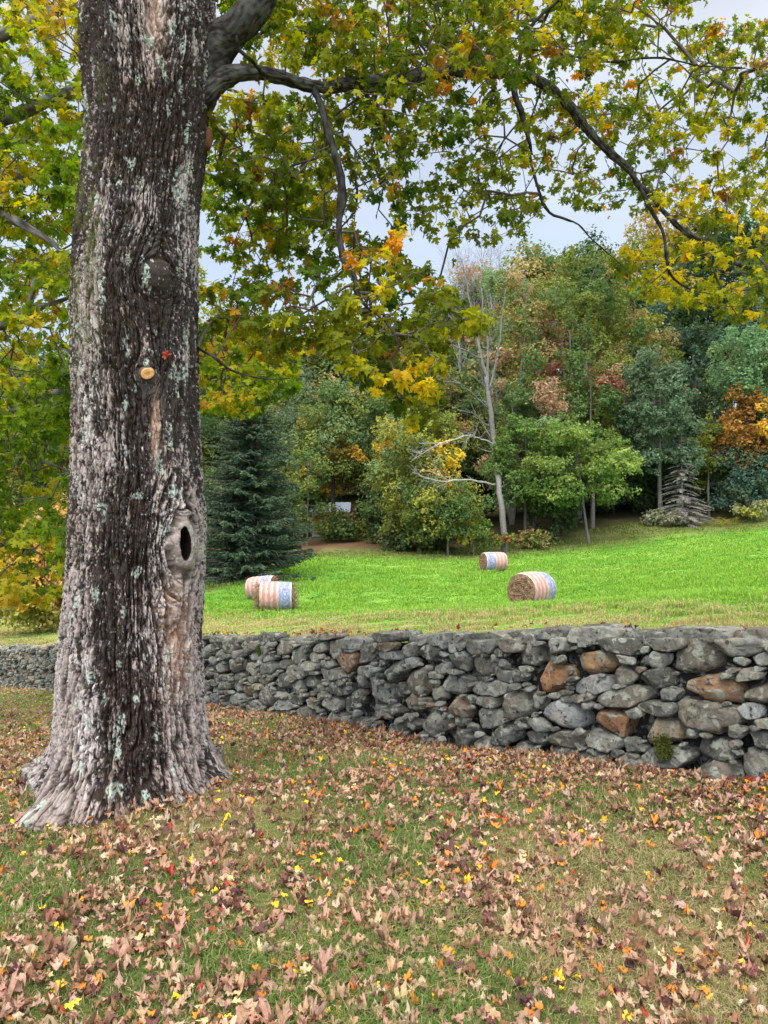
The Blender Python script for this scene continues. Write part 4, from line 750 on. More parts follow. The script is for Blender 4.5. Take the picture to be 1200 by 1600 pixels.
for k, (px, top, d, lb) in enumerate([(716, 395, 112, 'bare grey treetop on the skyline, the left one of the leafless twigs'), (742, 408, 114, 'bare grey treetop on the skyline between two leafless ones'), (768, 382, 113, 'bare grey treetop on the skyline nearest the tan-olive tree')]):
    bare_tree('bare_tree', [[(px, 800, d, .2), (px + 2, 560, d, .13), (px - 2, 450, d, .07), (px, top, d, .025)], [(px, 500, d, .06), (px - 12, 440, d, .04), (px - 16, top + 10, d, .02)], [(px, 500, d, .06), (px + 10, 440, d, .04), (px + 13, top + 14, d, .02)]], lb, tcol=(.30, .27, .27), seed=30 + k, cat='bare tree', group='leafless treetops', ntw=22, twl=2.2)

# golden ferns
def ferns():
    x, y, _ = P(1135, 808, 76.5); z = gz(x, y); L0 = np.array([x, y, z]); t = empty('fern_clump', L0, 'golden-yellow fern clump at the field edge beside the dead spruce', 'fern'); r_ = np.random.default_rng(5)
    for g_ in range(34):
        mb = MB(); bx, by = r_.normal(0, 1.0), r_.normal(0, .5); a = r_.uniform(0, 6.28); L = r_.uniform(1.0, 1.8); s = np.linspace(0, 1, 8); d = np.array([math.cos(a), math.sin(a) * .7, 0])
        p = np.array([bx, by, -.05]) + d * (s * L * .75)[:, None] + np.array([0, 0, 1]) * (L * (1.1 * s - .55 * s ** 2))[:, None]; sd_ = np.array([-d[1], d[0], .1]); w_ = np.sin(np.clip(s * 3.0 + .15, 0, 3.14)) * .16 * L
        cl = np.array([.38, .30, .06]) if r_.random() < .6 else np.array([.22, .27, .06]); tube(mb, p, .012, 3, col=cl, cap=False)
        for i in range(1, 8):
            for sg in (-1, 1):
                q = p[i]; e = q + sd_ * sg * w_[i] + d * w_[i] * .3; h_ = d * .05; mb.add(np.stack([q - h_, q + h_, e + h_ * .6, e - h_ * .4]), [[0, 1, 2, 3]], col=cl * r_.uniform(.8, 1.2))
        mb.build('frond', M_FOL, t, smooth=False)
ferns()

# shed glimpsed through the dark gap
def box(mb, lo, hi, col):
    lo, hi = np.array(lo, float), np.array(hi, float); V = np.array([[x, y, z] for x in (lo[0], hi[0]) for y in (lo[1], hi[1]) for z in (lo[2], hi[2])])
    mb.add(V, [[0, 1, 3, 2], [4, 6, 7, 5], [0, 4, 5, 1], [2, 3, 7, 6], [0, 2, 6, 4], [1, 5, 7, 3]], col=np.array(col))
def shed():
    x, y, _ = P(517, 800, 96); z = gz(x, y); zt = P(517, 796, 96)[2]; h = max(zt - z, 1.6); t = empty('shed', (x, y, z), 'pale blue-grey shed roof glimpsed between dark trunks in the woods', 'shed')
    mb = MB(); box(mb, (-2.2, -1.6, -.8), (2.2, 1.6, h - .3), [.30, .31, .34]); mb.build('wall', M_PAINT, t, smooth=False)
    mb = MB(); V = np.array([[-2.5, -1.9, h - .4], [2.5, -1.9, h - .4], [2.5, 0, h + .9], [-2.5, 0, h + .9], [2.5, 1.9, h - .4], [-2.5, 1.9, h - .4]]); V2 = V - np.array([0, 0, .12])
    mb.add(np.concatenate([V, V2]), [[0, 1, 2, 3], [3, 2, 4, 5], [7, 6, 9, 8], [8, 9, 11, 10], [0, 6, 7, 1], [5, 4, 10, 11], [0, 3, 9, 6], [3, 5, 11, 9], [1, 7, 8, 2], [2, 8, 10, 4]], col=np.array([.36, .41, .52])); mb.build('roof', M_PAINT, t, smooth=False)
    mb = MB(); box(mb, (-.5, -1.63, -.5), (.4, -1.605, 1.3), [.12, .12, .13]); mb.build('door', M_PAINT, t, smooth=False)
shed()

# ------------------------------------------------------------------ hay bales in flag net wrap
def bale(px, py, depth, yaw, rad, length, blue_first, label, seed, tilt=0.0, frayed=0.0):
    """yaw: angle of the roll's axis from +X; blue_first: blue band at the axis's start"""
    x, y, z = P(px, py, depth); z = gz(x, y); r_ = np.random.default_rng(seed); t = empty('hay_bale', (x, y, z), label, 'hay bale', 'round hay bales wrapped in faded flag netting')
    ax = np.array([math.cos(yaw) * math.cos(tilt), math.sin(yaw) * math.cos(tilt), math.sin(tilt)]); up = unit(np.array([0, 0, 1.]) - ax * ax[2]); sd_ = np.cross(ax, up); cen = np.array([0, 0, rad * .95])
    na, nl = 110, 60; th = np.arange(na) / na * 2 * math.pi; s = np.linspace(-1, 1, nl); TH, S = np.meshgrid(th, s); rr = rad * (1 - .07 * np.abs(S) ** 6 - .015 * S ** 2)
    p3 = np.stack([np.cos(TH) * 3, np.sin(TH) * 3, S * 3], -1) + seed; rr = rr * (1 + (fbm(p3, seed, 3) - .5) * .05); rr = np.where(np.cos(TH) < -.75, np.minimum(rr, rad * .96 / np.maximum(-np.cos(TH), .1)), rr)
    off = S * length / 2; V = cen + ax * off[..., None] + rr[..., None] * (np.cos(TH)[..., None] * up + np.sin(TH)[..., None] * sd_)
    ss = (S + 1) / 2 if blue_first else (1 - S) / 2       # 0 at the blue end
    nz = fbm(np.stack([TH * 9, S * 22, 0 * S], -1), seed + 3, 3); e = ss + (nz - .5) * .025
    blue = lerp(np.array([.15, .19, .36]), np.array([.24, .28, .43]), sst(.4, .65, nz)[..., None]); star = sst(.60, .68, vn(np.stack([TH * 14, S * 13, 0 * S], -1), 5)); blue = lerp(blue, np.array([.62, .62, .68]), (star * .35)[..., None])
    band = sst(-.15, .15, np.sin((e - .40) / .60 * 2 * math.pi * 3.5)); stripe = lerp(np.array([.45, .21, .19]), np.array([.53, .35, .32]), band[..., None])
    col = lerp(blue, stripe, sst(.395, .405, e)[..., None]); col = lerp(col, np.array([.74, .68, .66]), ((e < .035) * .6)[..., None])
    hay_show = sst(.56, .66, fbm(np.stack([TH * 6, S * 16, 0 * S], -1), seed + 9, 3) + .10 * sst(.3, -.7, np.cos(TH))); col = lerp(col, np.array([.30, .20, .12]), (hay_show * .55)[..., None])
    i = np.arange(nl - 1)[:, None] * na; j = np.arange(na)[None]; k = (j + 1) % na; Q = np.stack([i + j, i + na + j, i + na + k, i + k], -1).reshape(-1, 4)
    o = mesh_obj('net_wrap', V.reshape(-1, 3), Q, M_WRAP, t, col.reshape(-1, 3)); o['label'] = 'faded netting with a starry blue band and pink and white stripes'
    for sg in (-1, 1):
        nr = 26; q = np.linspace(0, 1, nr); TH2, QQ = np.meshgrid(th, q); edge = V.reshape(nl, na, 3)[0 if sg < 0 else -1]; c0 = cen + ax * sg * (length / 2)
        sp = np.abs(np.sin((QQ * 9 + TH2 / (2 * math.pi)) * math.pi)); nn = fbm(np.stack([np.cos(TH2) * QQ * 9, np.sin(TH2) * QQ * 9, 0 * QQ + seed], -1), 7, 4)
        bul = (.02 + (.07 * sp + .16 * (nn - .5)) * (1 - QQ ** 8)) * (1 + 0 * QQ); V2 = c0 + (edge[None] - c0) * (.985 * QQ)[..., None] + ax * sg * (bul * np.sin(np.clip((1 - QQ) * 6, 0, math.pi / 2)) - .004)[..., None]
        cc_ = lerp(np.array([.11, .06, .038]), np.array([.28, .175, .11]), sst(.3, .7, nn * .7 + sp * .3)[..., None]); ii = np.arange(nr - 1)[:, None] * na; Q2 = np.stack([ii + j, ii + na + j, ii + na + k, ii + k], -1).reshape(-1, 4)
        if sg > 0: Q2 = Q2[:, ::-1]
        mbx = MB(); mbx.add(V2.reshape(-1, 3), Q2, col=cc_.reshape(-1, 3)); m = 260
        a = r_.uniform(0, 6.28, m); qq = np.sqrt(r_.random(m)) * .97; b0 = c0 + (np.cos(a)[:, None] * up + np.sin(a)[:, None] * sd_) * (rad * .95 * qq)[:, None] + ax * sg * .04; dd = unit(r_.normal(0, 1, (m, 3)) + ax * sg * (.3 + frayed)); ln = r_.uniform(.06, .2, (m, 1)) * (1 + frayed); w_ = unit(np.cross(dd, r_.normal(0, 1, (m, 3)))) * .007
        Vs = np.stack([b0 - w_, b0 + w_, b0 + dd * ln + w_, b0 + dd * ln - w_], 1).reshape(-1, 3); mbx.add(Vs, np.arange(m * 4).reshape(-1, 4), col=np.repeat(np.array([.30, .21, .13]) * r_.uniform(.5, 1.2, (m, 1)), 4, 0)); mbx.build('hay_end', M_HAY, t)
bale(831, 950, 33.8, R(45), .80, 1.62, False, 'nearest hay bale in faded flag netting, brown round end turned toward the wall', 11)
bale(771, 894, 57, R(20), .73, 1.7, True, 'small far hay bale on its own up the field, blue band beside its left end', 12)
bale(431, 956, 35.5, R(6), .70, 1.45, False, 'hay bale with a frayed left end and blue band on the right, overlapping another bale', 13, frayed=1.2)
bale(410, 935, 42, R(-18), .64, 1.5, False, 'hay bale partly hidden behind the frayed one, pale wrap tilted uphill', 14, tilt=R(6))

# ------------------------------------------------------------------ dry-stone wall
def zbase(s): c = WO[None] + WD[None] * np.asarray(s)[:, None]; return ground(c[:, 0], c[:, 1])
def build_wall():
    t = empty('stone_wall', (WO[0], WO[1], 0), 'long dry-stone wall of lichened grey fieldstones running across behind the trunk', 'wall'); L0 = np.array([WO[0], WO[1], 0])
    r_ = np.random.default_rng(17); S0, S1 = -2.5, 23.0; TH_ = .50
    def Hs(s): return np.interp(s, top_s, top_z) - zbase(s)
    # lay ellipses: large first, then ever smaller ones in the gaps
    cs = []
    for wlo, whi, tries in [(.165, .225, 1500), (.12, .165, 9000), (.085, .13, 9000), (.05, .08, 10000), (.028, .045, 7000)]:
        for _ in range(tries):
            a = r_.uniform(wlo, whi); b = a * r_.uniform(.30, .74); s = r_.uniform(S0, S1); tt = r_.uniform(-.02, .92)
            if a > .17 and tt > .6 and r_.random() < .5: continue
            b = min(b, .17); rot = r_.normal(0, .22)
            ok = True
            for (s2, t2, a2, b2, _r) in cs[max(0, 0):]:
                ds = s - s2
                if abs(ds) > a + a2: continue
                dt = (tt - t2)
                if (ds / (a + a2)) ** 2 + (dt / (b + b2)) ** 2 < .74: ok = False; break
            if ok: cs.append((s, tt, a, b, rot))
    cs = np.array(cs); n = len(cs); print('stones', n)
    order = np.argsort(cs[:, 0]); cs = cs[order]
    D = 40; ang = np.arange(D) / D * 2 * math.pi; dirs = np.stack([np.cos(ang), np.sin(ang)], -1)
    def enorm(i, P_):
        d = P_ - cs[i, :2]; c, s_ = math.cos(cs[i, 4]), math.sin(cs[i, 4]); u = d[..., 0] * c + d[..., 1] * s_; v = -d[..., 0] * s_ + d[..., 1] * c; return np.sqrt((u / cs[i, 2]) ** 2 + (v / cs[i, 3]) ** 2)
    radii = np.zeros((n, D)); steps = np.linspace(.5, 2.1, 44)
    for i in range(n):
        c, s_ = math.cos(cs[i, 4]), math.sin(cs[i, 4]); u = dirs[:, 0] * c + dirs[:, 1] * s_; v = -dirs[:, 0] * s_ + dirs[:, 1] * c; re = 1 / np.sqrt((u / cs[i, 2]) ** 2 + (v / cs[i, 3]) ** 2)
        P_ = cs[i, :2] + dirs[:, None] * (re[:, None] * steps[None])[..., None]; di = np.broadcast_to(steps[None], (D, len(steps))); mxs = 30 if cs[i, 2] > .15 else 43; lim = np.full(D, steps[-1])
        nb = [j for j in range(max(0, i - 60), min(n, i + 60)) if j != i and abs(cs[j, 0] - cs[i, 0]) < (cs[i, 2] + cs[j, 2]) * 1.8 and abs(cs[j, 1] - cs[i, 1]) < .5]
        bad = np.zeros((D, len(steps)), bool)
        for j in nb: bad |= enorm(j, P_) < di * 1.0
        bad |= P_[..., 1] > .955; first = np.minimum(np.where(bad.any(1), bad.argmax(1), len(steps) - 1), mxs); rr = re * steps[first]
        rr = rr - .001; rr = (np.roll(rr, 1) + 5 * rr + np.roll(rr, -1)) / 7; radii[i] = rr
    def colour(s, tt):
        q = r_.random()
        if q < .80: c = np.array([.205, .202, .175]) * r_.uniform(.5, 1.25)
        elif q < .92: c = np.array([.19, .17, .135]) * r_.uniform(.7, 1.15)
        elif q < .96: c = np.array([.21, .16, .11]) * r_.uniform(.7, 1.1)
        else: c = np.array([.28, .28, .27]) * r_.uniform(.8, 1.1)
        return c
    FL = [np.array([0, 1., 0])]
    def stone(s, tt, rad_, col, depth, face=1, nphi=13, sub=0):
        """rad_: outline radii in the wall's plane"""
        dens_ = len(rad_); H = float(Hs(np.array([s]))[0]); zb = float(zbase(np.array([s]))[0]); phi = np.linspace(0, math.pi, nphi); a = np.arange(dens_) / dens_ * 2 * math.pi
        A_, F_ = np.meshgrid(a, phi); rr = np.broadcast_to(rad_[None], A_.shape); ra = np.abs(np.sin(F_)) ** .5; nn = np.sign(np.cos(F_)) * np.abs(np.cos(F_)) ** .75
        l = np.stack([np.cos(A_) * rr * ra, nn * depth, np.sin(A_) * rr * ra * 1.0], -1)       # along wall, out, up
        m = float(np.mean(rad_)); sd_ = r_.integers(9999)
        for _ in range(12):       # flat facets
            nk = unit(r_.normal(0, 1, 3) * np.array([1, 1.1, 1])); nk[1] = abs(nk[1]); dk = np.max(l @ nk) * (r_.uniform(.84, .98) if rad_.max() > 3.0 * rad_.min() else r_.uniform(.55, .86)); ex = np.maximum(l @ nk - dk, 0); l = l - nk * (ex * .97)[..., None]
        for _ in range(2):
            nk = unit(np.array([r_.normal(0, .22), 1, r_.normal(0, .22)])); dk = np.max(l @ nk) * r_.uniform(.6, .8); ex = np.maximum(l @ nk - dk, 0); l = l - nk * (ex * .95)[..., None]
        l = l + (fbm(l / m * 1.6 + sd_, 3, 3) - .5)[..., None] * unit(l) * m * .22
        l = l + (fbm(l * 26 + sd_, 5, 2) - .5)[..., None] * unit(l) * .022
        out_ = (TH_ / 2 - depth * .92 + r_.uniform(-.025, .03)) * face; bat = .06 * (1 - tt) * face
        X = WO[0] + WD[0] * (s + l[..., 0]) + WN[0] * (l[..., 1] * face + out_ + bat); Y = WO[1] + WD[1] * (s + l[..., 0]) + WN[1] * (l[..., 1] * face + out_ + bat)
        sl = (float(Hs(np.array([s + .2]))[0] + zbase(np.array([s + .2]))[0]) - H - zb) / .2; slb = (float(zbase(np.array([s + .2]))[0]) - zb) / .2; sl, slb = max(-.16, min(.16, sl)), max(-.16, min(.16, slb))
        Z = zb + (tt + l[..., 2]) * H * 1.0 + l[..., 0] * lerp(slb, sl, tt)
        V = np.stack([X, Y, Z], -1).reshape(-1, 3) - L0; i = np.arange(nphi - 1)[:, None] * dens_; j = np.arange(dens_)[None]; k = (j + 1) % dens_
        Q = np.stack([i + j, i + k, i + dens_ + k, i + dens_ + j], -1).reshape(-1, 4)
        if face < 0: Q = Q[:, ::-1]
        C = np.tile(col, (len(V), 1)); nz = fbm(V * 7 + sd_, 12, 2)[:, None]; C = lerp(C, C * np.array([1.15, 1.0, .85]), sst(.5, .7, nz) * .6); return V, Q, C
    items = []
    for i in range(n): items.append([cs[i, 0], cs[i, 1], radii[i], colour(*cs[i, :2]), min(.22, max(.05, cs[i, 2] * .8)), 1])
    # cap slabs
    s = S0
    while s < S1:
        w_ = r_.uniform(.13, .33); h = r_.uniform(.03, .072); rd = 1 / ((np.abs(np.cos(ang)) / w_) ** 3.2 + (np.abs(np.sin(ang)) / h) ** 3.2) ** (1 / 3.2)
        items.append([s + w_, 1.0 - h * .6 + r_.uniform(-.035, .045), rd * r_.uniform(.92, 1.02, D), colour(s, 1) * 1.05, r_.uniform(.16, .26), 1]); s += 2 * w_ * r_.uniform(.84, .93)
    s = S0
    while s < S1:
        w_ = r_.uniform(.12, .3); h = r_.uniform(.04, .07); rd = 1 / ((np.abs(np.cos(ang)) / w_) ** 3 + (np.abs(np.sin(ang)) / h) ** 3) ** (1 / 3)
        items.append([s + w_, 1.0 - h * .6 + r_.uniform(-.04, .02), rd, colour(s, 1), r_.uniform(.14, .22), -1]); s += 2 * w_ * .88
    for i in range(0, n):           # the far face, seen only from beyond
        if cs[i, 2] > .1: items.append([cs[i, 0] + .2, cs[i, 1], radii[i], colour(0, 0), .12, -1])
    # pick out a few coloured stones like the photo's
    special = [(945, 1052, [.34, .225, .12], 'orange-brown stone in the upper middle of the right-hand wall'), (885, 1042, [.31, .165, .085], 'rust-orange stone beside the orange-brown one'), (1140, 1072, [.31, .20, .125], 'big brown stone near the right end of the wall'),
               (1025, 1145, [.31, .255, .18], 'tan stone low in the right-hand wall'), (930, 1115, [.29, .16, .09], 'reddish stone below the orange-brown one'), (530, 1040, [.29, .165, .095], 'rust-brown slab in the left part of the wall')]
    cen = []
    for it in items:
        c = WO + WD * it[0] + WN * (TH_ / 2) * it[5]; H = float(Hs(np.array([it[0]]))[0]); cen.append([c[0], c[1], float(zbase(np.array([it[0]]))[0]) + it[1] * H])
    cen = np.array(cen); cpx, cpy, cd = project(cen); labels = {}
    cd = np.where(cd < .5, 99, cd)
    for sx, sy, c, lb in special:
        size = np.array([it[2].mean() for it in items]); q = np.where([(it[5] > 0) for it in items], np.hypot(cpx - sx, cpy - sy) - 420 * size, 1e9); q[list(labels)] = 1e9; q[[j for j, it in enumerate(items) if it[1] > .93]] = 1e9; k = int(q.argmin()); items[k][3] = np.array(c); labels[k] = lb
    show = np.array([it[2].mean() ** 2 / d ** 2 if it[5] > 0 else 0 for it, d in zip(items, cd)]); vis = (cpx > -10) & (cpx < 1215) & ~((cpx > 100) & (cpx < 318)); show = show * vis
    for k in labels: show[k] = 9
    topk = set(np.argsort(-show)[:100].tolist()); mbf = MB()
    for k, it in enumerate(items):
        far = cd[k] > 9 or it[5] < 0; rd = it[2][::2] if far else it[2]
        V, Q, C = stone(it[0], it[1], rd, it[3], it[4], it[5], 9 if far else 17)
        if k in topk:
            o = mesh_obj('stone', V, Q, M_STONE, t, C)
            if k in labels: o['label'] = labels[k]
        else: mbf.add(V, Q, col=C)
    o = mbf.build('stones', M_STONE, t); o['kind'] = 'stuff'
    # rubble heart of the wall, coloured dark to paint shade into the gaps
    mb = MB(); ss = np.arange(S0, S1, .25); zb = zbase(ss) - .1; zt = zbase(ss) + Hs(ss) * .93; hw_ = TH_ / 2 - .20
    V = []
    for s_, a, b in zip(ss, zb, zt):
        c = WO + WD * s_
        for sg in (1, -1):
            for z in (a, b): q = c + WN * hw_ * sg; V.append([q[0] - L0[0], q[1] - L0[1], z])
    V = np.array(V); m = len(ss); i = np.arange(m - 1)[:, None] * 4; Q = np.concatenate([i + np.array([[0, 4, 5, 1]]), i + np.array([[1, 5, 7, 3]]), i + np.array([[3, 7, 6, 2]])]); mb.add(V, Q, col=np.array([.035, .032, .028]))
    mb.build('rubble_core', M_STONE, t, smooth=False)
    # moss pads
    for q, (px, py) in enumerate([(1066, 1168), (436, 1018)]):
        s = wall_s_at(px); c = WO + WD * s + WN * (TH_ / 2 + .03); z = P(px, py, c[1])[2]; u_ = unit(r_.normal(0, 1, (900, 3))); rr = np.array([.062, .014, .075]) * (.6 if q else 1)
        p = u_ * rr * (.3 + 1.5 * fbm(u_ * 4, 8, 2))[:, None]; X = c[0] + WD[0] * p[:, 0] + WN[0] * p[:, 1]; Y = c[1] + WD[1] * p[:, 0] + WN[1] * p[:, 1]; pos_ = np.stack([X, Y, z + p[:, 2]], -1) - L0
        V, Q, C = leaf_quads(pos_, unit(u_ + r_.normal(0, .5, u_.shape)), np.full(900, .011), np.array([.09, .11, .02]) * r_.uniform(.5, 1.3, (900, 1)), r_); o = mesh_obj('moss', V, Q, M_FOL, t, C, smooth=False)

build_wall()

# ------------------------------------------------------------------ grass
def blades(name, x, y, h, wd, cols, r_, label, lean=.5, zoff=0):
    n = len(x); z = ground(x, y) + zoff; a = r_.uniform(0, 2 * math.pi, n); ln = np.abs(r_.normal(0, lean, n)) + .1; d = np.stack([np.cos(a), np.sin(a), 0 * a], -1); sd_ = np.stack([-np.sin(a), np.cos(a), 0 * a], -1)
    b = np.stack([x, y, z - .01], -1); m = b + d * (h * ln * .35)[:, None] + np.array([0, 0, 1]) * (h * .62)[:, None]; tpt = b + d * (h * ln * 1.1)[:, None] + np.array([0, 0, 1]) * (h * (1 - .25 * ln))[:, None]; w_ = sd_ * (wd / 2)[:, None]
    V = np.stack([b - w_, b + w_, m + w_ * .8, m - w_ * .8, tpt], 1).reshape(-1, 3); i = np.arange(n)[:, None] * 5
    o = mesh_obj(name, V, [i + np.array([[0, 1, 2, 3]]), i + np.array([[3, 2, 4]])], M_GRASS, col=np.repeat(cols, 5, 0), smooth=False); tag(o, label, 'grass', kind='stuff'); return o
def wedge(n, y0, y1, q0, q1, r_, pw=1.0):
    y = y0 * (y1 / y0) ** r_.random(n) if pw == 0 else (y0 ** pw + (y1 ** pw - y0 ** pw) * r_.random(n)) ** (1 / pw); q = r_.uniform(q0, q1, n); return q * y, y
def lawn_grass():
    r_ = np.random.default_rng(21); x, y = wedge(400000, 1.9, 19, -.60, .60, r_, 0); x2, y2 = wedge(330000, .8, 12, -1.5, 1.9, r_, .6); k2 = np.abs(x2 / y2) > .59; x = np.concatenate([x, x2[k2]]); y = np.concatenate([y, y2[k2]]); sdw = wall_side(x, y); k = sdw > .12; td = np.hypot(x + 1.6, y - 5.0); k &= td > .38; x, y = x[k], y[k]
    p = np.stack([x, y, 0 * x], -1); n1 = fbm(p * .9, 3, 4); n3 = fbm(p * 3.5, 9, 3); n4 = fbm(p * 1.7, 14, 3)
    k = r_.random(len(x)) < .65 + .5 * sst(.35, .6, n4); x, y, n1, n3, n4 = x[k], y[k], n1[k], n3[k], n4[k]; n = len(x)
    base = lerp(np.array([.115, .165, .045]), np.array([.20, .20, .075]), sst(.36, .62, n1 + r_.normal(0, .04, n))[:, None]); straw = r_.random(n) < .20 + .35 * sst(.5, .65, n1); base[straw] = np.array([.36, .29, .16])
    base = lerp(base, np.array([.12, .21, .04]), (sst(.50, .64, n4) * .45 * ~straw)[:, None])
    h = r_.uniform(.025, .06, n) * (.75 + .6 * sst(.45, .65, n4)); wd = .0022 + .0006 * y
    blades('lawn_grass', x, y, h, wd, base * r_.uniform(.7, 1.3, (n, 1)), r_, 'short patchy lawn grass with straw-coloured blades under the fallen leaves', .9)
lawn_grass()
def field_grass():
    r_ = np.random.default_rng(22); xs, ys = wedge(700000, 6.5, 80, -.60, .62, r_, 0); x2, y2 = wedge(220000, 3.5, 70, -.95, 1.1, r_, 0); k2 = np.abs(x2 / y2) > .60; xs = np.concatenate([xs, x2[k2]]); ys = np.concatenate([ys, y2[k2]])
    k = (wall_side(xs, ys) < -.45) & (ys < edge_y(xs) + 3.0); x, y = xs[k], ys[k]; p = np.stack([x, y, 0 * x], -1); n1 = fbm(p * .9, 3, 4); n2 = fbm(p * .22, 5, 3); n5 = fbm(p * np.array([.5, 1.3, 1]), 15, 3); n = len(x); sd_ = wall_side(x, y)
    n6 = fbm(p * np.array([2.0, 3.0, 1]), 16, 3); c = lerp(np.array([.085, .19, .03]), np.array([.20, .34, .055]), sst(.36, .62, n5 * .6 + n6 * .4)[:, None]); c = lerp(c, np.array([.27, .40, .06]), (r_.random(n) < .10)[:, None] * 1.0); c = lerp(c, np.array([.20, .30, .06]), (sst(.52, .68, n2) * .5)[:, None])
    near = sst(-14, -5, sd_ + (n1 - .5) * 6) * (.6 + .9 * sst(.40, .56, n6)); st = r_.random(n) < near * .75; c[st] = np.array([.38, .33, .15]); e = edge_y(x) - y + (n2 - .5) * 5
    c = lerp(c, np.array([.17, .19, .06]), sst(9, 1.5, e)[:, None] * .85); h = r_.uniform(.05, .11, n) * (.5 + 1.1 * sst(.4, .6, n6)) * (.55 + .9 * sst(.4, .62, n5)) * lerp(1, .55, sst(-13, -5, sd_)); wd = .004 + .00105 * y
    blades('field_grass', x, y, h * (1 + y / 150), wd, c * r_.uniform(.72, 1.28, (n, 1)), r_, 'bright green meadow grass sloping beyond the stone wall', .55)
    # longer tussocks against the wall's far side and weeds at the wood's edge
field_grass()

# ------------------------------------------------------------------ fallen leaves
DT = [leaf_template(curl=c, fold=f, droop=d, rings=2, seed=s, warp=w_, xs=[1, .8, .6, .9, .7, .5, 1, .85, .65, .75][s % 10]) for s, (c, f, d, w_) in enumerate([(.4, .8, .6, 1.3), (-.7, .9, -.5, 1.2), (.5, -.9, .7, 1.3), (-.4, -.7, .9, 1.4), (.2, .5, -.8, 1.2), (-.9, .6, .4, 1.5), (.3, .1, .2, .9), (-.6, .2, .3, 1.0), (.55, .1, -.1, 1.0), (.2, -.5, .4, .9), (-.9, .1, .2, 1.1), (.4, .45, .2, .9), (.3, .2, .2, .5), (-.3, -.6, -.2, .8), (-.5, -.2, .5, .9), (.1, .4, -.1, .8)])]
kinds = [('tan', [.365, .22, .145], .40), ('pale tan', [.45, .315, .215], .15), ('brown', [.21, .11, .065], .20), ('dark purplish-brown', [.12, .055, .05], .075), ('orange', [.60, .21, .04], .055), ('red', [.30, .05, .035], .02), ('bright yellow', [.80, .50, .04], .025), ('pale yellow', [.56, .44, .22], .02)]
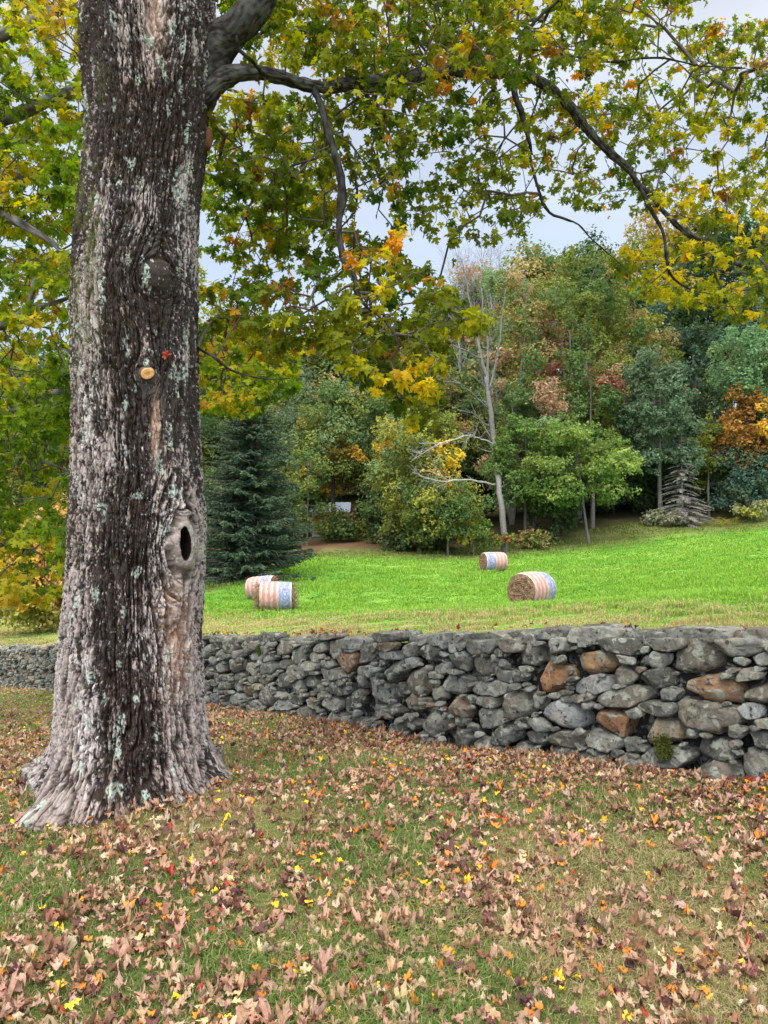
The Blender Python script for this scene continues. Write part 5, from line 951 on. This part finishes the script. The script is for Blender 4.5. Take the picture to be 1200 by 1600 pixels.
def litter():
    r_ = np.random.default_rng(31); x, y = wedge(80000, 2.0, 20, -.58, .60, r_, .9); x2, y2 = wedge(42000, .8, 14, -1.3, 1.7, r_, 1.2); k2 = np.abs(x2 / y2) > .585; x = np.concatenate([x, x2[k2]]); y = np.concatenate([y, y2[k2]]); sdw = wall_side(x, y); k = sdw > .20; x, y, sdw = x[k], y[k], sdw[k]; td = np.hypot(x + 1.6, y - 5.0); p = np.stack([x, y, 0 * x], -1)
    cl = fbm(p * 2.6, 41, 3); cl2 = fbm(p * .7, 42, 2); px, py, _ = project(np.stack([x, y, ground(x, y)], -1))
    d = .42 + .6 * sst(.44, .62, cl) + .55 * sst(.44, .60, fbm(p * 7, 44, 2)) + .35 * sst(.45, .65, cl2); d = d + 1.6 * sst(1.1, .25, sdw); d = d * np.where((px < 120), .25 + .75 * sst(1090, 1180, py), 1.0); d = d * sst(.42, .62, td)
    d = d * (1 - .45 * np.exp(-((px - 330) / 150) ** 2 - ((py - 1290) / 60) ** 2)) * (1 + .5 * sst(300, 900, px) * sst(1300, 1150, py))
    k = r_.random(len(x)) < d * .47; x, y = x[k], y[k]; n = len(x); print('litter', n)
    ks = r_.choice(len(kinds), n, p=np.array([q[2] for q in kinds]) / sum(q[2] for q in kinds)); col = np.array([q[1] for q in kinds])[ks] * r_.uniform(.75, 1.25, (n, 1)) * (1 + r_.normal(0, .06, (n, 3)))
    sz = r_.uniform(.026, .060, n); sz[ks >= 4] *= .85; a = r_.uniform(0, 2 * math.pi, n); tl = np.abs(r_.normal(0, .19, n)); nr = unit(np.stack([r_.normal(0, 1, n) * tl, r_.normal(0, 1, n) * tl, np.ones(n)], -1)); flip = r_.random(n) < .4; nr[flip] *= -1
    yd = np.stack([np.cos(a), np.sin(a), r_.normal(0, .15, n)], -1); pos_ = np.stack([x, y, ground(x, y) + r_.uniform(.012, .040, n)], -1); B = basis(yd, nr); pick = r_.integers(0, len(DT), n)
    flat_ = ks >= 4; pick[flat_ & (r_.random(n) < .5)] = 12
    # leaves lying on the wall's top
    m = 260; s = np.concatenate([r_.normal(9.5, 1.3, 130), r_.normal(5.0, .5, 60), r_.uniform(0, 4, 25), r_.uniform(0, 18, 45)]); c = WO[None] + WD[None] * s[:, None] + WN[None] * r_.uniform(-.2, .24, m)[:, None]; zt = np.interp(s, top_s, top_z) + r_.uniform(.03, .065, m)
    ksw = r_.choice([0, 2, 2, 4, 3, 0, 0, 5], m); pw = np.stack([c[:, 0], c[:, 1], zt], -1); aw = r_.uniform(0, 6.28, m); Bw = basis(np.stack([np.cos(aw), np.sin(aw), 0 * aw], -1), unit(np.stack([r_.normal(0, .3, m), r_.normal(0, .3, m), np.ones(m)], -1))); colw = np.array([q[1] for q in kinds])[ksw] * r_.uniform(.7, 1.1, (m, 1))
    px, py, dd = project(pos_); show = np.where((px > 0) & (px < 1200) & (py < 1595), sz / dd, 0); top = np.argsort(-show)[:300]; rest = np.setdiff1d(np.arange(n), top)
    for i in top:
        V, T = DT[pick[i]]; W_ = (V @ B[i].T) * sz[i]; o = mesh_obj('fallen_leaf', W_, T, M_LITTER, col=np.tile(col[i], (len(V), 1))); o.location = pos_[i]
        cx_ = ['at the far left', 'left of the middle', 'in the middle', 'right of the middle', 'at the far right'][min(4, int(px[i] // 240))]; cy_ = ['on the grass by the bottom edge', 'in the second row of grass', 'in the third row of grass', 'farther up the lawn'][min(3, max(0, int((1600 - py[i]) // 45)))]
        tag(o, f'{"large " if sz[i] > .056 else "small " if sz[i] < .045 else ""}{kinds[ks[i]][0]} maple leaf {cy_}, {cx_}', 'fallen leaf', 'fallen leaves in the near foreground')
    V, T, C = instance(DT, pick[rest], pos_[rest], B[rest], sz[rest], col[rest]); V2, T2, C2 = instance(DT, r_.integers(0, len(DT), m), pw, Bw, r_.uniform(.03, .046, m), colw)
    o = mesh_obj('leaf_litter', V, T, M_LITTER, col=C); tag(o, 'curled tan, red and yellow maple leaves strewn over the lawn up to the wall', 'fallen leaves', kind='stuff')
    o = mesh_obj('leaf_litter', V2, T2, M_LITTER, col=C2); tag(o, 'dry leaves caught along the top of the stone wall', 'fallen leaves', kind='stuff')
    # red leaf caught on the bark
    c, nn = on_trunk(250, 566, .03); V, T = DT[0]; Bq = basis(np.array([[.1, 0, -1.]]), nn[None])[0]; o = mesh_obj('fallen_leaf', (V @ Bq.T) * .05, T, M_LITTER, col=np.tile([.45, .10, .06], (len(V), 1))); o.location = c
    tag(o, 'small red leaf caught on the dark bark above the sawn stub', 'fallen leaf')
litter()
